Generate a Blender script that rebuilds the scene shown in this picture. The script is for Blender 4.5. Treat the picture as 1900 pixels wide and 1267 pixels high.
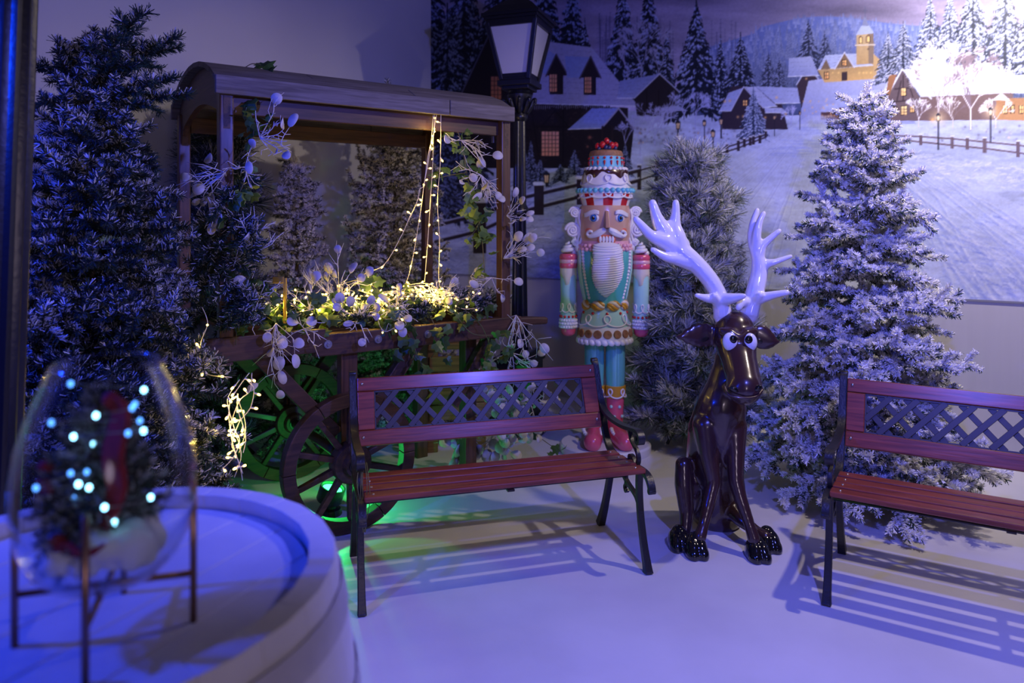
import bpy, bmesh, math, random
import numpy as np
from mathutils import Vector, Matrix, Euler

for _o in list(bpy.data.objects):
    bpy.data.objects.remove(_o)

SC = bpy.context.scene
COL = SC.collection

# ------------------------------------------------------------------ camera
F, CY, CAMH = 1337.8, 409.4, 1.507
cam_d = bpy.data.cameras.new('camera')
cam = bpy.data.objects.new('camera', cam_d)
COL.objects.link(cam)
cam.location = (0, 0, CAMH)
cam.rotation_euler = (math.radians(90), 0, 0)
cam_d.sensor_width = 36
cam_d.lens = F / 1900 * 36
cam_d.shift_y = -(633.5 - CY) / 1900
cam_d.clip_start = 0.02
cam_d.dof.use_dof = True
cam_d.dof.focus_distance = 3.3
cam_d.dof.aperture_fstop = 1.9
SC.camera = cam

# ------------------------------------------------------------------ world, lamps, exposure
SC.view_settings.view_transform = 'Standard'
SC.view_settings.look = 'None'
SC.view_settings.gamma = 1.0
SC.view_settings.use_curve_mapping = False
SC.view_settings.exposure = 0.0
world = bpy.data.worlds.new('world')
SC.world = world
world.use_nodes = True
world.node_tree.nodes['Background'].inputs[0].default_value = (0.30, 0.26, 0.62, 1)
world.node_tree.nodes['Background'].inputs[1].default_value = 0.065


def lamp(name, kind, loc, target, energy, color, size=0.04, cone=120, blend=0.6):
    d = bpy.data.lights.new(name, kind)
    d.energy = energy
    d.color = color
    if kind in ('SPOT', 'POINT'):
        d.shadow_soft_size = size
    if kind == 'SPOT':
        d.spot_size = math.radians(cone)
        d.spot_blend = blend
    o = bpy.data.objects.new(name, d)
    COL.objects.link(o)
    o.location = loc
    if target is not None:
        o.rotation_euler = (Vector(target) - Vector(loc)).to_track_quat('-Z', 'Y').to_euler()
    return o


lamp('blue_spot', 'SPOT', (1.05, 1.35, 2.22), (0.75, 4.0, 0.75), 190, (0.135, 0.15, 1.0), 0.03, 150, 0.3)
lamp('white_spot', 'SPOT', (2.10, 2.90, 2.90), (0.28, 3.86, 0.70), 98, (1.0, 0.83, 0.74), 0.035, 112, 0.5)
lamp('mural_spot', 'SPOT', (2.85, 3.45, 3.25), (3.00, 4.60, 2.25), 250, (1.0, 0.88, 0.84), 0.05, 125, 1.0)
lamp('deep_blue_spot', 'SPOT', (-1.95, 0.95, 2.15), (-1.05, 1.9, 0.9), 165, (0.004, 0.045, 1.0), 0.05, 120, 0.5)
lamp('front_fill_spot', 'SPOT', (0.9, -1.3, 1.35), (0.1, 3.4, 1.0), 52, (0.78, 0.62, 0.80), 0.25, 110, 0.8)


def at(px, py, Y):
    return Vector(((px - 950) / F * Y, Y, CAMH - (py - CY) / F * Y))


def on_floor(px, py):
    Y = F * CAMH / (py - CY)
    return Vector(((px - 950) / F * Y, Y, 0))


# ------------------------------------------------------------------ materials
def new_mat(name):
    m = bpy.data.materials.new(name)
    m.use_nodes = True
    nt = m.node_tree
    b = nt.nodes['Principled BSDF']
    return m, nt, b


def pm(name, color, rough=0.5, metal=0.0, spec=0.5, coat=0.0, noise=0.0, nscale=8.0, bump=0.0, bscale=60.0, emit=None, es=0.0, color2=None):
    m, nt, b = new_mat(name)
    b.inputs['Base Color'].default_value = (*color, 1)
    b.inputs['Roughness'].default_value = rough
    b.inputs['Metallic'].default_value = metal
    b.inputs['Specular IOR Level'].default_value = spec
    b.inputs['Coat Weight'].default_value = coat
    b.inputs['Coat Roughness'].default_value = 0.08
    tc = nt.nodes.new('ShaderNodeTexCoord')
    if noise > 0 or color2:
        n = nt.nodes.new('ShaderNodeTexNoise')
        n.inputs['Scale'].default_value = nscale
        n.inputs['Detail'].default_value = 5
        nt.links.new(tc.outputs['Object'], n.inputs['Vector'])
        r = nt.nodes.new('ShaderNodeValToRGB')
        c2 = color2 if color2 else tuple(max(0, c * (1 - noise)) for c in color)
        r.color_ramp.elements[0].color = (*c2, 1)
        r.color_ramp.elements[1].color = (*color, 1)
        r.color_ramp.elements[0].position = 0.35
        r.color_ramp.elements[1].position = 0.62
        nt.links.new(n.outputs['Fac'], r.inputs['Fac'])
        nt.links.new(r.outputs['Color'], b.inputs['Base Color'])
    if bump > 0:
        n2 = nt.nodes.new('ShaderNodeTexNoise')
        n2.inputs['Scale'].default_value = bscale
        n2.inputs['Detail'].default_value = 4
        nt.links.new(tc.outputs['Object'], n2.inputs['Vector'])
        bp = nt.nodes.new('ShaderNodeBump')
        bp.inputs['Strength'].default_value = bump
        bp.inputs['Distance'].default_value = 0.01
        nt.links.new(n2.outputs['Fac'], bp.inputs['Height'])
        nt.links.new(bp.outputs['Normal'], b.inputs['Normal'])
    if emit:
        b.inputs['Emission Color'].default_value = (*emit, 1)
        b.inputs['Emission Strength'].default_value = es
    return m


def wood(name, dark, light, axis=0, scale=6.0, rough=0.5, coat=0.0, bump=0.25, stretch=14.0):
    m, nt, b = new_mat(name)
    tc = nt.nodes.new('ShaderNodeTexCoord')
    mp = nt.nodes.new('ShaderNodeMapping')
    s = [stretch, stretch, stretch]
    s[axis] = 1.0
    mp.inputs['Scale'].default_value = s
    oi = nt.nodes.new('ShaderNodeObjectInfo')
    ml = nt.nodes.new('ShaderNodeMath')
    ml.operation = 'MULTIPLY'
    ml.inputs[1].default_value = 37.0
    nt.links.new(oi.outputs['Random'], ml.inputs[0])
    nt.links.new(tc.outputs['Object'], mp.inputs['Vector'])
    n = nt.nodes.new('ShaderNodeTexNoise')
    n.noise_dimensions = '4D'
    n.inputs['Scale'].default_value = scale
    n.inputs['Detail'].default_value = 6
    n.inputs['Distortion'].default_value = 0.6
    nt.links.new(mp.outputs['Vector'], n.inputs['Vector'])
    nt.links.new(ml.outputs[0], n.inputs['W'])
    r = nt.nodes.new('ShaderNodeValToRGB')
    r.color_ramp.elements[0].color = (*dark, 1)
    r.color_ramp.elements[1].color = (*light, 1)
    r.color_ramp.elements[0].position = 0.32
    r.color_ramp.elements[1].position = 0.68
    nt.links.new(n.outputs['Fac'], r.inputs['Fac'])
    nt.links.new(r.outputs['Color'], b.inputs['Base Color'])
    b.inputs['Roughness'].default_value = rough
    b.inputs['Coat Weight'].default_value = coat
    b.inputs['Coat Roughness'].default_value = 0.2
    bp = nt.nodes.new('ShaderNodeBump')
    bp.inputs['Strength'].default_value = bump
    bp.inputs['Distance'].default_value = 0.004
    nt.links.new(n.outputs['Fac'], bp.inputs['Height'])
    nt.links.new(bp.outputs['Normal'], b.inputs['Normal'])
    return m


def attr_mat(name, rough=0.7, spec=0.2, trans=0.0):
    m, nt, b = new_mat(name)
    a = nt.nodes.new('ShaderNodeAttribute')
    a.attribute_name = 'Col'
    nt.links.new(a.outputs['Color'], b.inputs['Base Color'])
    b.inputs['Roughness'].default_value = rough
    b.inputs['Specular IOR Level'].default_value = spec
    return m


def emit_mat(name, color, strength):
    m, nt, b = new_mat(name)
    b.inputs['Base Color'].default_value = (*color, 1)
    b.inputs['Emission Color'].default_value = (*color, 1)
    b.inputs['Emission Strength'].default_value = strength
    m.cycles.emission_sampling = 'NONE'
    return m


# ------------------------------------------------------------------ mesh builder
class MB:
    def __init__(self):
        self.v = []
        self.f = []

    def add(self, vs, fs):
        o = len(self.v)
        self.v.extend([tuple(p) for p in vs])
        self.f.extend([tuple(i + o for i in q) for q in fs])
        return self

    def box(self, c, s, M=None):
        x, y, z = (k / 2 for k in s)
        vs = [Vector((sx * x, sy * y, sz * z)) for sz in (-1, 1) for sy in (-1, 1) for sx in (-1, 1)]
        if M is not None:
            vs = [M @ p for p in vs]
        c = Vector(c)
        return self.add([p + c for p in vs], [(0, 2, 3, 1), (4, 5, 7, 6), (0, 1, 5, 4), (2, 6, 7, 3), (0, 4, 6, 2), (1, 3, 7, 5)])

    def beam(self, p0, p1, w, h, side=(0, 1, 0)):
        return self.sweep([p0, p1], w, h, side)

    def sweep(self, pts, w, h, side=(0, 1, 0), cham=0.0):
        """rectangular section: w along side vector, h across it"""
        pts = [Vector(p) for p in pts]
        side = Vector(side).normalized()
        n = len(pts)
        ring = []
        for i, p in enumerate(pts):
            t = (pts[min(i + 1, n - 1)] - pts[max(i - 1, 0)]).normalized()
            s = (side - t * side.dot(t)).normalized()
            u = t.cross(s)
            ww = w[i] if isinstance(w, (list, tuple)) else w
            hh = h[i] if isinstance(h, (list, tuple)) else h
            ring += [p + s * ww / 2 + u * hh / 2, p - s * ww / 2 + u * hh / 2, p - s * ww / 2 - u * hh / 2, p + s * ww / 2 - u * hh / 2]
        fs = []
        for i in range(n - 1):
            for k in range(4):
                a = i * 4 + k
                b = i * 4 + (k + 1) % 4
                fs.append((a, b, b + 4, a + 4))
        fs.append((3, 2, 1, 0))
        e = (n - 1) * 4
        fs.append((e, e + 1, e + 2, e + 3))
        return self.add(ring, fs)

    def tube(self, pts, r, n=8, closed=False):
        pts = [Vector(p) for p in pts]
        m = len(pts)
        vs = []
        prev = None
        for i, p in enumerate(pts):
            if closed:
                t = (pts[(i + 1) % m] - pts[i - 1])
            else:
                t = (pts[min(i + 1, m - 1)] - pts[max(i - 1, 0)])
            t = t.normalized() if t.length > 1e-9 else Vector((0, 0, 1))
            if prev is None:
                a = Vector((0, 0, 1)) if abs(t.z) < 0.9 else Vector((1, 0, 0))
                s = t.cross(a).normalized()
            else:
                s = (prev - t * prev.dot(t))
                s = s.normalized() if s.length > 1e-6 else t.orthogonal().normalized()
            prev = s
            u = t.cross(s)
            rr = r[i] if isinstance(r, (list, tuple)) else r
            for k in range(n):
                an = 2 * math.pi * k / n
                vs.append(p + (s * math.cos(an) + u * math.sin(an)) * rr)
        fs = []
        last = m if closed else m - 1
        for i in range(last):
            j = (i + 1) % m
            for k in range(n):
                k2 = (k + 1) % n
                fs.append((i * n + k, i * n + k2, j * n + k2, j * n + k))
        if not closed:
            fs.append(tuple(range(n - 1, -1, -1)))
            fs.append(tuple((m - 1) * n + k for k in range(n)))
        return self.add(vs, fs)

    def lathe(self, prof, n=32, c=(0, 0, 0), sx=1.0, sy=1.0, closed=False, arc=None):
        c = Vector(c)
        vs = []
        for r, z in prof:
            for k in range(n):
                a = 2 * math.pi * k / n
                vs.append(c + Vector((math.cos(a) * r * sx, math.sin(a) * r * sy, z)))
        fs = []
        m = len(prof)
        rng = m if closed else m - 1
        for i in range(rng):
            j = (i + 1) % m
            for k in range(n):
                k2 = (k + 1) % n
                fs.append((i * n + k, i * n + k2, j * n + k2, j * n + k))
        if not closed:
            if prof[0][0] > 1e-6:
                fs.append(tuple(range(n - 1, -1, -1)))
            if prof[-1][0] > 1e-6:
                fs.append(tuple((m - 1) * n + k for k in range(n)))
        return self.add(vs, fs)

    def sphere(self, c, r, nu=14, nv=9, M=None):
        c = Vector(c)
        rr = Vector(r) if isinstance(r, (tuple, list, Vector)) else Vector((r, r, r))
        vs = [Vector((0, 0, -rr.z))]
        for i in range(1, nv):
            t = -math.pi / 2 + math.pi * i / nv
            for k in range(nu):
                a = 2 * math.pi * k / nu
                vs.append(Vector((math.cos(a) * math.cos(t) * rr.x, math.sin(a) * math.cos(t) * rr.y, math.sin(t) * rr.z)))
        vs.append(Vector((0, 0, rr.z)))
        if M is not None:
            vs = [M @ p for p in vs]
        vs = [p + c for p in vs]
        fs = []
        for k in range(nu):
            fs.append((0, 1 + (k + 1) % nu, 1 + k))
        for i in range(nv - 2):
            for k in range(nu):
                k2 = (k + 1) % nu
                a = 1 + i * nu
                fs.append((a + k, a + k2, a + nu + k2, a + nu + k))
        e = len(vs) - 1
        a = 1 + (nv - 2) * nu
        for k in range(nu):
            fs.append((a + k, a + (k + 1) % nu, e))
        return self.add(vs, fs)

    def plate(self, poly, th, fn):
        """poly: list of 2D points (any simple outline), extruded by th; fn(u, v, w) -> point"""
        n = len(poly)
        vs = [fn(u, v, -th / 2) for u, v in poly] + [fn(u, v, th / 2) for u, v in poly]
        fs = [tuple(range(n - 1, -1, -1)), tuple(range(n, 2 * n))]
        for i in range(n):
            j = (i + 1) % n
            fs.append((i, j, n + j, n + i))
        return self.add(vs, fs)

    def mesh(self, name, mat, smooth=False):
        me = bpy.data.meshes.new(name)
        me.from_pydata(self.v, [], self.f)
        if mat is not None:
            me.materials.append(mat)
        if smooth:
            me.polygons.foreach_set('use_smooth', [True] * len(me.polygons))
            if smooth == 'auto':
                me.set_sharp_from_angle(angle=math.radians(40))
        me.update()
        return me

    def build(self, name, mat, parent=None, smooth=False, off=None, bevel=0.0, fix=True):
        if off is not None:
            off = Vector(off)
            self.v = [tuple(Vector(p) - off) for p in self.v]
        me = self.mesh(name, mat, smooth)
        if fix:
            bm = bmesh.new()
            bm.from_mesh(me)
            bmesh.ops.recalc_face_normals(bm, faces=bm.faces)
            bm.to_mesh(me)
            bm.free()
        o = bpy.data.objects.new(name, me)
        COL.objects.link(o)
        if parent is not None:
            o.parent = parent
        if bevel > 0:
            md = o.modifiers.new('bevel', 'BEVEL')
            md.width = bevel
            md.segments = 2
            md.limit_method = 'ANGLE'
        return o


def tag(o, label, cat, group=None, kind=None):
    o['label'] = label
    o['category'] = cat
    if group:
        o['group'] = group
    if kind:
        o['kind'] = kind
    return o


def thing(name, label, cat, loc=(0, 0, 0), rotz=0.0, group=None):
    o = bpy.data.objects.new(name, None)
    o.empty_display_size = 0.1
    COL.objects.link(o)
    o.location = loc
    o.rotation_euler = (0, 0, rotz)
    return tag(o, label, cat, group)


def struct(o):
    o['kind'] = 'structure'
    return o


def piece(name, me, parent, M):
    o = bpy.data.objects.new(name, me)
    COL.objects.link(o)
    o.parent = parent
    o.matrix_local = M
    return o


def copy_tree(o, parent=None):
    c = o.copy()
    COL.objects.link(c)
    c.parent = parent
    for ch in o.children:
        copy_tree(ch, c)
    return c


def fused(name, mb, mat, parent, voxel, smooth_it=6, off=None, decimate=1.0):
    """one continuous surface out of overlapping solids"""
    if off is not None:
        off = Vector(off)
        mb.v = [tuple(Vector(p) - off) for p in mb.v]
    o = mb.build(name + '_raw', None)
    md = o.modifiers.new('r', 'REMESH')
    md.mode = 'VOXEL'
    md.voxel_size = voxel
    ms = o.modifiers.new('s', 'SMOOTH')
    ms.factor = 0.5
    ms.iterations = smooth_it
    if decimate < 1:
        mdc = o.modifiers.new('d', 'DECIMATE')
        mdc.ratio = decimate
    dg = bpy.context.evaluated_depsgraph_get()
    me = bpy.data.meshes.new_from_object(o.evaluated_get(dg))
    me.name = name
    bpy.data.objects.remove(o)
    me.materials.clear()
    me.materials.append(mat)
    me.polygons.foreach_set('use_smooth', [True] * len(me.polygons))
    ob = bpy.data.objects.new(name, me)
    COL.objects.link(ob)
    if parent is not None:
        ob.parent = parent
    return ob


def capsule(mb, pts, n=14):
    """pts: list of (point, radius) joined into a tapered limb with round joints"""
    for (p, r) in pts:
        mb.sphere(p, r, n, 10)
    for (a, ra), (b, rb) in zip(pts[:-1], pts[1:]):
        mb.tube([a, b], [ra, rb], n)


def spline(pts, k=8):
    """Catmull-Rom through points"""
    pts = [Vector(p) for p in pts]
    out = []
    n = len(pts)
    for i in range(n - 1):
        p0, p1, p2, p3 = pts[max(i - 1, 0)], pts[i], pts[i + 1], pts[min(i + 2, n - 1)]
        for j in range(k):
            t = j / k
            out.append(0.5 * ((2 * p1) + (p2 - p0) * t + (2 * p0 - 5 * p1 + 4 * p2 - p3) * t * t + (3 * p1 - p0 - 3 * p2 + p3) * t ** 3))
    out.append(pts[-1])
    return out


# ================================================================== the room
WP = Vector((0.086, 6.40, 0))            # a point at the foot of the mural wall
WD = Vector((0.8413, -0.5407, 0))        # along the mural wall, to the right
WN = Vector((-0.5407, -0.8413, 0))       # into the room
CORNER = Vector((-0.78, 6.957, 0))
LD = Vector((-0.5407, -0.8413, 0))       # along the left wall, towards the viewer
LN = Vector((0.8413, -0.5407, 0))
MURAL_Z = 1.007

M_floor = pm('floor_paint', (0.72, 0.71, 0.72), 0.42, spec=0.35, noise=0.10, nscale=2.2, bump=0.12, bscale=9)
M_wall = pm('wall_paint', (0.74, 0.73, 0.73), 0.8, spec=0.2, noise=0.05, nscale=1.2)

m, nt, b = new_mat('wall_panel')
tc = nt.nodes.new('ShaderNodeTexCoord')
mp = nt.nodes.new('ShaderNodeMapping')
mp.inputs['Scale'].default_value = (9, 9, 0.35)
n = nt.nodes.new('ShaderNodeTexNoise')
n.inputs['Scale'].default_value = 2.2
n.inputs['Detail'].default_value = 5
r = nt.nodes.new('ShaderNodeValToRGB')
r.color_ramp.elements[0].color = (0.56, 0.54, 0.53, 1)
r.color_ramp.elements[1].color = (0.64, 0.62, 0.61, 1)
nt.links.new(tc.outputs['Object'], mp.inputs['Vector'])
nt.links.new(mp.outputs['Vector'], n.inputs['Vector'])
nt.links.new(n.outputs['Fac'], r.inputs['Fac'])
nt.links.new(r.outputs['Color'], b.inputs['Base Color'])
b.inputs['Roughness'].default_value = 0.5
M_panel = m

struct(MB().box((0.3, 3.5, -0.05), (11, 13, 0.1)).build('floor', M_floor))

_mb = MB()
_c = CORNER + WD * 3.2 - WN * 0.05
_R = Matrix.Rotation(math.atan2(WD.y, WD.x), 3, 'Z')
_mb.box((_c.x, _c.y, 2.1), (6.4, 0.1, 4.2), _R)
struct(_mb.build('wall_right', M_panel))
_mb = MB()
_c = CORNER + LD * 3.4 - LN * 0.05
_R2 = Matrix.Rotation(math.atan2(LD.y, LD.x), 3, 'Z')
_mb.box((_c.x, _c.y, 2.1), (6.8, 0.1, 4.2), _R2)
struct(_mb.build('wall_left', M_wall))

# ------------------------------------------------------------------ the printed mural: a winter village
PX0, PX1, PY0, PY1, PS = 780, 2080, -70, 575, 2
PW, PH = (PX1 - PX0) * PS, (PY1 - PY0) * PS
IMG = np.zeros((PH, PW, 3), np.float32)
RS = np.random.RandomState(5)


def fnoise(w, h, base, octs=4, seed=0):
    rs = np.random.RandomState(seed)
    out = np.zeros((h, w), np.float32)
    amp = 1.0
    tot = 0
    fx, fy = base if isinstance(base, tuple) else (base, base)
    for o in range(octs):
        gx, gy = int(w / fx) + 3, int(h / fy) + 3
        g = rs.rand(gy, gx).astype(np.float32)
        xs = np.arange(w) / fx
        ys = np.arange(h) / fy
        xi = xs.astype(int)
        yi = ys.astype(int)
        xf = (xs - xi)[None, :]
        yf = (ys - yi)[:, None]
        xf = xf * xf * (3 - 2 * xf)
        yf = yf * yf * (3 - 2 * yf)
        a = g[yi][:, xi]
        b_ = g[yi][:, xi + 1]
        c_ = g[yi + 1][:, xi]
        d_ = g[yi + 1][:, xi + 1]
        out += amp * ((a * (1 - xf) + b_ * xf) * (1 - yf) + (c_ * (1 - xf) + d_ * xf) * yf)
        tot += amp
        amp *= 0.55
        fx = max(fx / 2, 1.0)
        fy = max(fy / 2, 1.0)
    return out / tot


def _clip(x0, y0, x1, y1):
    i0 = max(int((x0 - PX0) * PS) - 1, 0)
    i1 = min(int((x1 - PX0) * PS) + 2, PW)
    j0 = max(int((y0 - PY0) * PS) - 1, 0)
    j1 = min(int((y1 - PY0) * PS) + 2, PH)
    return i0, i1, j0, j1


def pfill(pts, col, a=1.0, col2=None):
    """filled polygon; col2 = colour at the bottom for a vertical blend"""
    xs = [p[0] for p in pts]
    ys = [p[1] for p in pts]
    i0, i1, j0, j1 = _clip(min(xs), min(ys), max(xs), max(ys))
    if i1 <= i0 or j1 <= j0:
        return
    X = (np.arange(i0, i1) + 0.5) / PS + PX0
    Yv = (np.arange(j0, j1) + 0.5) / PS + PY0
    ins = np.zeros((j1 - j0, i1 - i0), bool)
    k = len(pts)
    for q in range(k):
        xa, ya = pts[q]
        xb, yb = pts[(q + 1) % k]
        if ya == yb:
            continue
        cond = (ya > Yv) != (yb > Yv)
        xi = (xb - xa) * (Yv - ya) / (yb - ya) + xa
        ins ^= cond[:, None] & (X[None, :] < xi[:, None])
    c = np.array(col, np.float32)
    sub = IMG[j0:j1, i0:i1]
    if col2 is not None:
        t = ((Yv - min(ys)) / max(max(ys) - min(ys), 1e-3))[:, None, None]
        cc = c * (1 - t) + np.array(col2, np.float32) * t
        cc = np.broadcast_to(cc, sub.shape)
        sub[ins] = sub[ins] * (1 - a) + cc[ins] * a
    else:
        sub[ins] = sub[ins] * (1 - a) + c * a


def pline(pts, w, col, a=1.0):
    c = np.array(col, np.float32)
    for q in range(len(pts) - 1):
        xa, ya = pts[q]
        xb, yb = pts[q + 1]
        i0, i1, j0, j1 = _clip(min(xa, xb) - w, min(ya, yb) - w, max(xa, xb) + w, max(ya, yb) + w)
        if i1 <= i0 or j1 <= j0:
            continue
        X = ((np.arange(i0, i1) + 0.5) / PS + PX0)[None, :]
        Yv = ((np.arange(j0, j1) + 0.5) / PS + PY0)[:, None]
        dx, dy = xb - xa, yb - ya
        L = dx * dx + dy * dy + 1e-9
        t = np.clip(((X - xa) * dx + (Yv - ya) * dy) / L, 0, 1)
        d = np.hypot(X - xa - t * dx, Yv - ya - t * dy)
        al = (np.clip(w / 2 + 0.35 - d, 0, 0.7) / 0.7 * a)[..., None]
        sub = IMG[j0:j1, i0:i1]
        sub[:] = sub * (1 - al) + c * al


def pglow(x, y, r, col, a=1.0):
    i0, i1, j0, j1 = _clip(x - r, y - r, x + r, y + r)
    if i1 <= i0 or j1 <= j0:
        return
    X = ((np.arange(i0, i1) + 0.5) / PS + PX0)[None, :]
    Yv = ((np.arange(j0, j1) + 0.5) / PS + PY0)[:, None]
    d = np.hypot(X - x, Yv - y) / r
    al = (np.clip(1 - d, 0, 1) ** 2 * a)[..., None]
    sub = IMG[j0:j1, i0:i1]
    sub[:] = sub * (1 - al) + np.array(col, np.float32) * al


SNOW = (0.86, 0.89, 0.97)
SHADE = (0.50, 0.56, 0.80)
DARK = (0.10, 0.125, 0.19)
WARM = (1.0, 0.78, 0.48)
BROWN = (0.20, 0.155, 0.16)


def mixc(a, b, t):
    return tuple(x * (1 - t) + y * t for x, y in zip(a, b))


def spruce(cx, top, base, hw, dark=DARK, snow=SNOW, amt=0.7, step=None, fog=0.0, fogc=(0.55, 0.6, 0.8)):
    dark = mixc(dark, fogc, fog)
    snow = mixc(snow, fogc, fog * 0.6)
    h = base - top
    hw = hw * 1.12
    step = step or max(2.0, h / 30)
    rows = []
    y = top + step * 0.5
    while y < base:
        rows.append(y)
        y += step * (0.7 + 0.5 * (y - top) / h)
    pfill([(cx, top - h * 0.04), (cx + hw * 0.62, base), (cx - hw * 0.62, base)], mixc(dark, (0, 0, 0), 0.35))
    for y in rows[::-1]:
        t = (y - top) / h
        w = hw * (t ** 0.92) + 0.7
        nb = int(4 + w / 4)
        us = np.linspace(-1, 1, nb) + 0.35 / nb * RS.randn(nb)
        for u in us[np.argsort(-np.abs(us))]:
            L = w * (abs(u) * 0.9 + 0.18) * (0.8 + 0.32 * RS.rand())
            s = 1 if u > 0 else -1
            dr = L * (0.30 + 0.22 * RS.rand()) + step * 0.5 * (1 - abs(u))
            th = step * (0.85 + 0.6 * RS.rand()) * (0.6 + 0.5 * t)
            x0, y0 = cx + s * L * 0.06, y + step * 0.4 * RS.randn() * 0.5
            x1, y1 = cx + s * L, y0 + dr
            xm, ym = cx + s * L * 0.55, y0 + dr * 0.38
            d2 = mixc(dark, (0, 0, 0), 0.35 * RS.rand())
            jag = []
            for q in range(4):
                f = 1 - q / 4
                jag.append((x0 + (x1 - x0) * f, y0 + dr * f ** 1.3 + th * (0.5 + 0.9 * RS.rand())))
                jag.append((x0 + (x1 - x0) * (f - 0.1), y0 + dr * (max(f - 0.1, 0)) ** 1.3 + th * 0.35))
            pfill([(x0, y0 - th * 0.3), (xm, ym - th * 0.2), (x1, y1)] + jag + [(x0, y0 + th)], d2)
            if RS.rand() < amt:
                f0 = 0.15 + 0.35 * RS.rand()
                f1 = min(1.0, f0 + 0.35 + 0.4 * RS.rand())
                pp = [(x0 + (x1 - x0) * f, y0 + dr * f ** 1.35 - th * 0.12 + 0.25 * th * RS.randn() * 0.5) for f in np.linspace(f0, f1, 4)]
                c = mixc(snow, SHADE, 0.45 * RS.rand() * (1 - fog))
                pline([(p[0], p[1] + th * 0.28) for p in pp], max(0.6, th * 0.5), mixc(c, SHADE, 0.5), 0.7)
                pline(pp, max(0.6, th * 0.42), c, 0.92)
    pline([(cx, top - h * 0.05), (cx, top + h * 0.08)], max(0.7, hw * 0.03), dark)


def bare(x, y, ang, L, w, col, depth, spread=0.55):
    if depth == 0 or L < 1.5:
        return
    x2, y2 = x + math.sin(ang) * L, y - math.cos(ang) * L
    pline([(x, y), (x2, y2)], w, col, 0.95)
    for k in range(2 + (RS.rand() < 0.5)):
        bare(x2, y2, ang + (RS.rand() - 0.5) * 2 * spread, L * (0.66 + 0.22 * RS.rand()), max(0.7, w * 0.72), col, depth - 1, spread)


def window(x0, y0, x1, y1, col=WARM, nx=2, ny=3, bar=BROWN):
    pfill([(x0 - 1, y0 - 1), (x1 + 1, y0 - 1), (x1 + 1, y1 + 1), (x0 - 1, y1 + 1)], bar)
    pfill([(x0, y0), (x1, y0), (x1, y1), (x0, y1)], col, 1, mixc(col, (1, 0.6, 0.3), 0.3))
    for i in range(1, nx):
        xx = x0 + (x1 - x0) * i / nx
        pline([(xx, y0), (xx, y1)], 0.9, bar)
    for j in range(1, ny):
        yy = y0 + (y1 - y0) * j / ny
        pline([(x0, yy), (x1, yy)], 0.9, bar)


def roof(pts, c1=(0.72, 0.74, 0.86), c2=(0.60, 0.62, 0.80), rows=7):
    pfill(pts, c1, 1, c2)
    p = pts
    for k in range(1, rows):
        t = k / rows
        a = (p[0][0] + (p[3][0] - p[0][0]) * t, p[0][1] + (p[3][1] - p[0][1]) * t)
        b_ = (p[1][0] + (p[2][0] - p[1][0]) * t, p[1][1] + (p[2][1] - p[1][1]) * t)
        for s in range(14):
            if RS.rand() < 0.5:
                u0 = s / 14
                u1 = u0 + 0.05
                pline([(a[0] + (b_[0] - a[0]) * u0, a[1] + (b_[1] - a[1]) * u0), (a[0] + (b_[0] - a[0]) * u1, a[1] + (b_[1] - a[1]) * u1)], 0.8, (0.42, 0.43, 0.58), 0.55)
    pline([p[3], p[2]], 1.6, SNOW)


def lantern(x, y, base, s=1.0):
    pline([(x, y + 6 * s), (x, base)], 2.4 * s, (0.13, 0.12, 0.15))
    pfill([(x - 4 * s, y - 5 * s), (x + 4 * s, y - 5 * s), (x + 3 * s, y + 6 * s), (x - 3 * s, y + 6 * s)], (0.16, 0.13, 0.15))
    pfill([(x - 2.6 * s, y - 4 * s), (x + 2.6 * s, y - 4 * s), (x + 2 * s, y + 5 * s), (x - 2 * s, y + 5 * s)], (1, 0.85, 0.65))
    pline([(x, y - 4 * s), (x, y + 5 * s)], 0.7, (0.3, 0.2, 0.2))
    pfill([(x - 5 * s, y - 5 * s), (x, y - 10 * s), (x + 5 * s, y - 5 * s)], (0.14, 0.15, 0.22))


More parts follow.
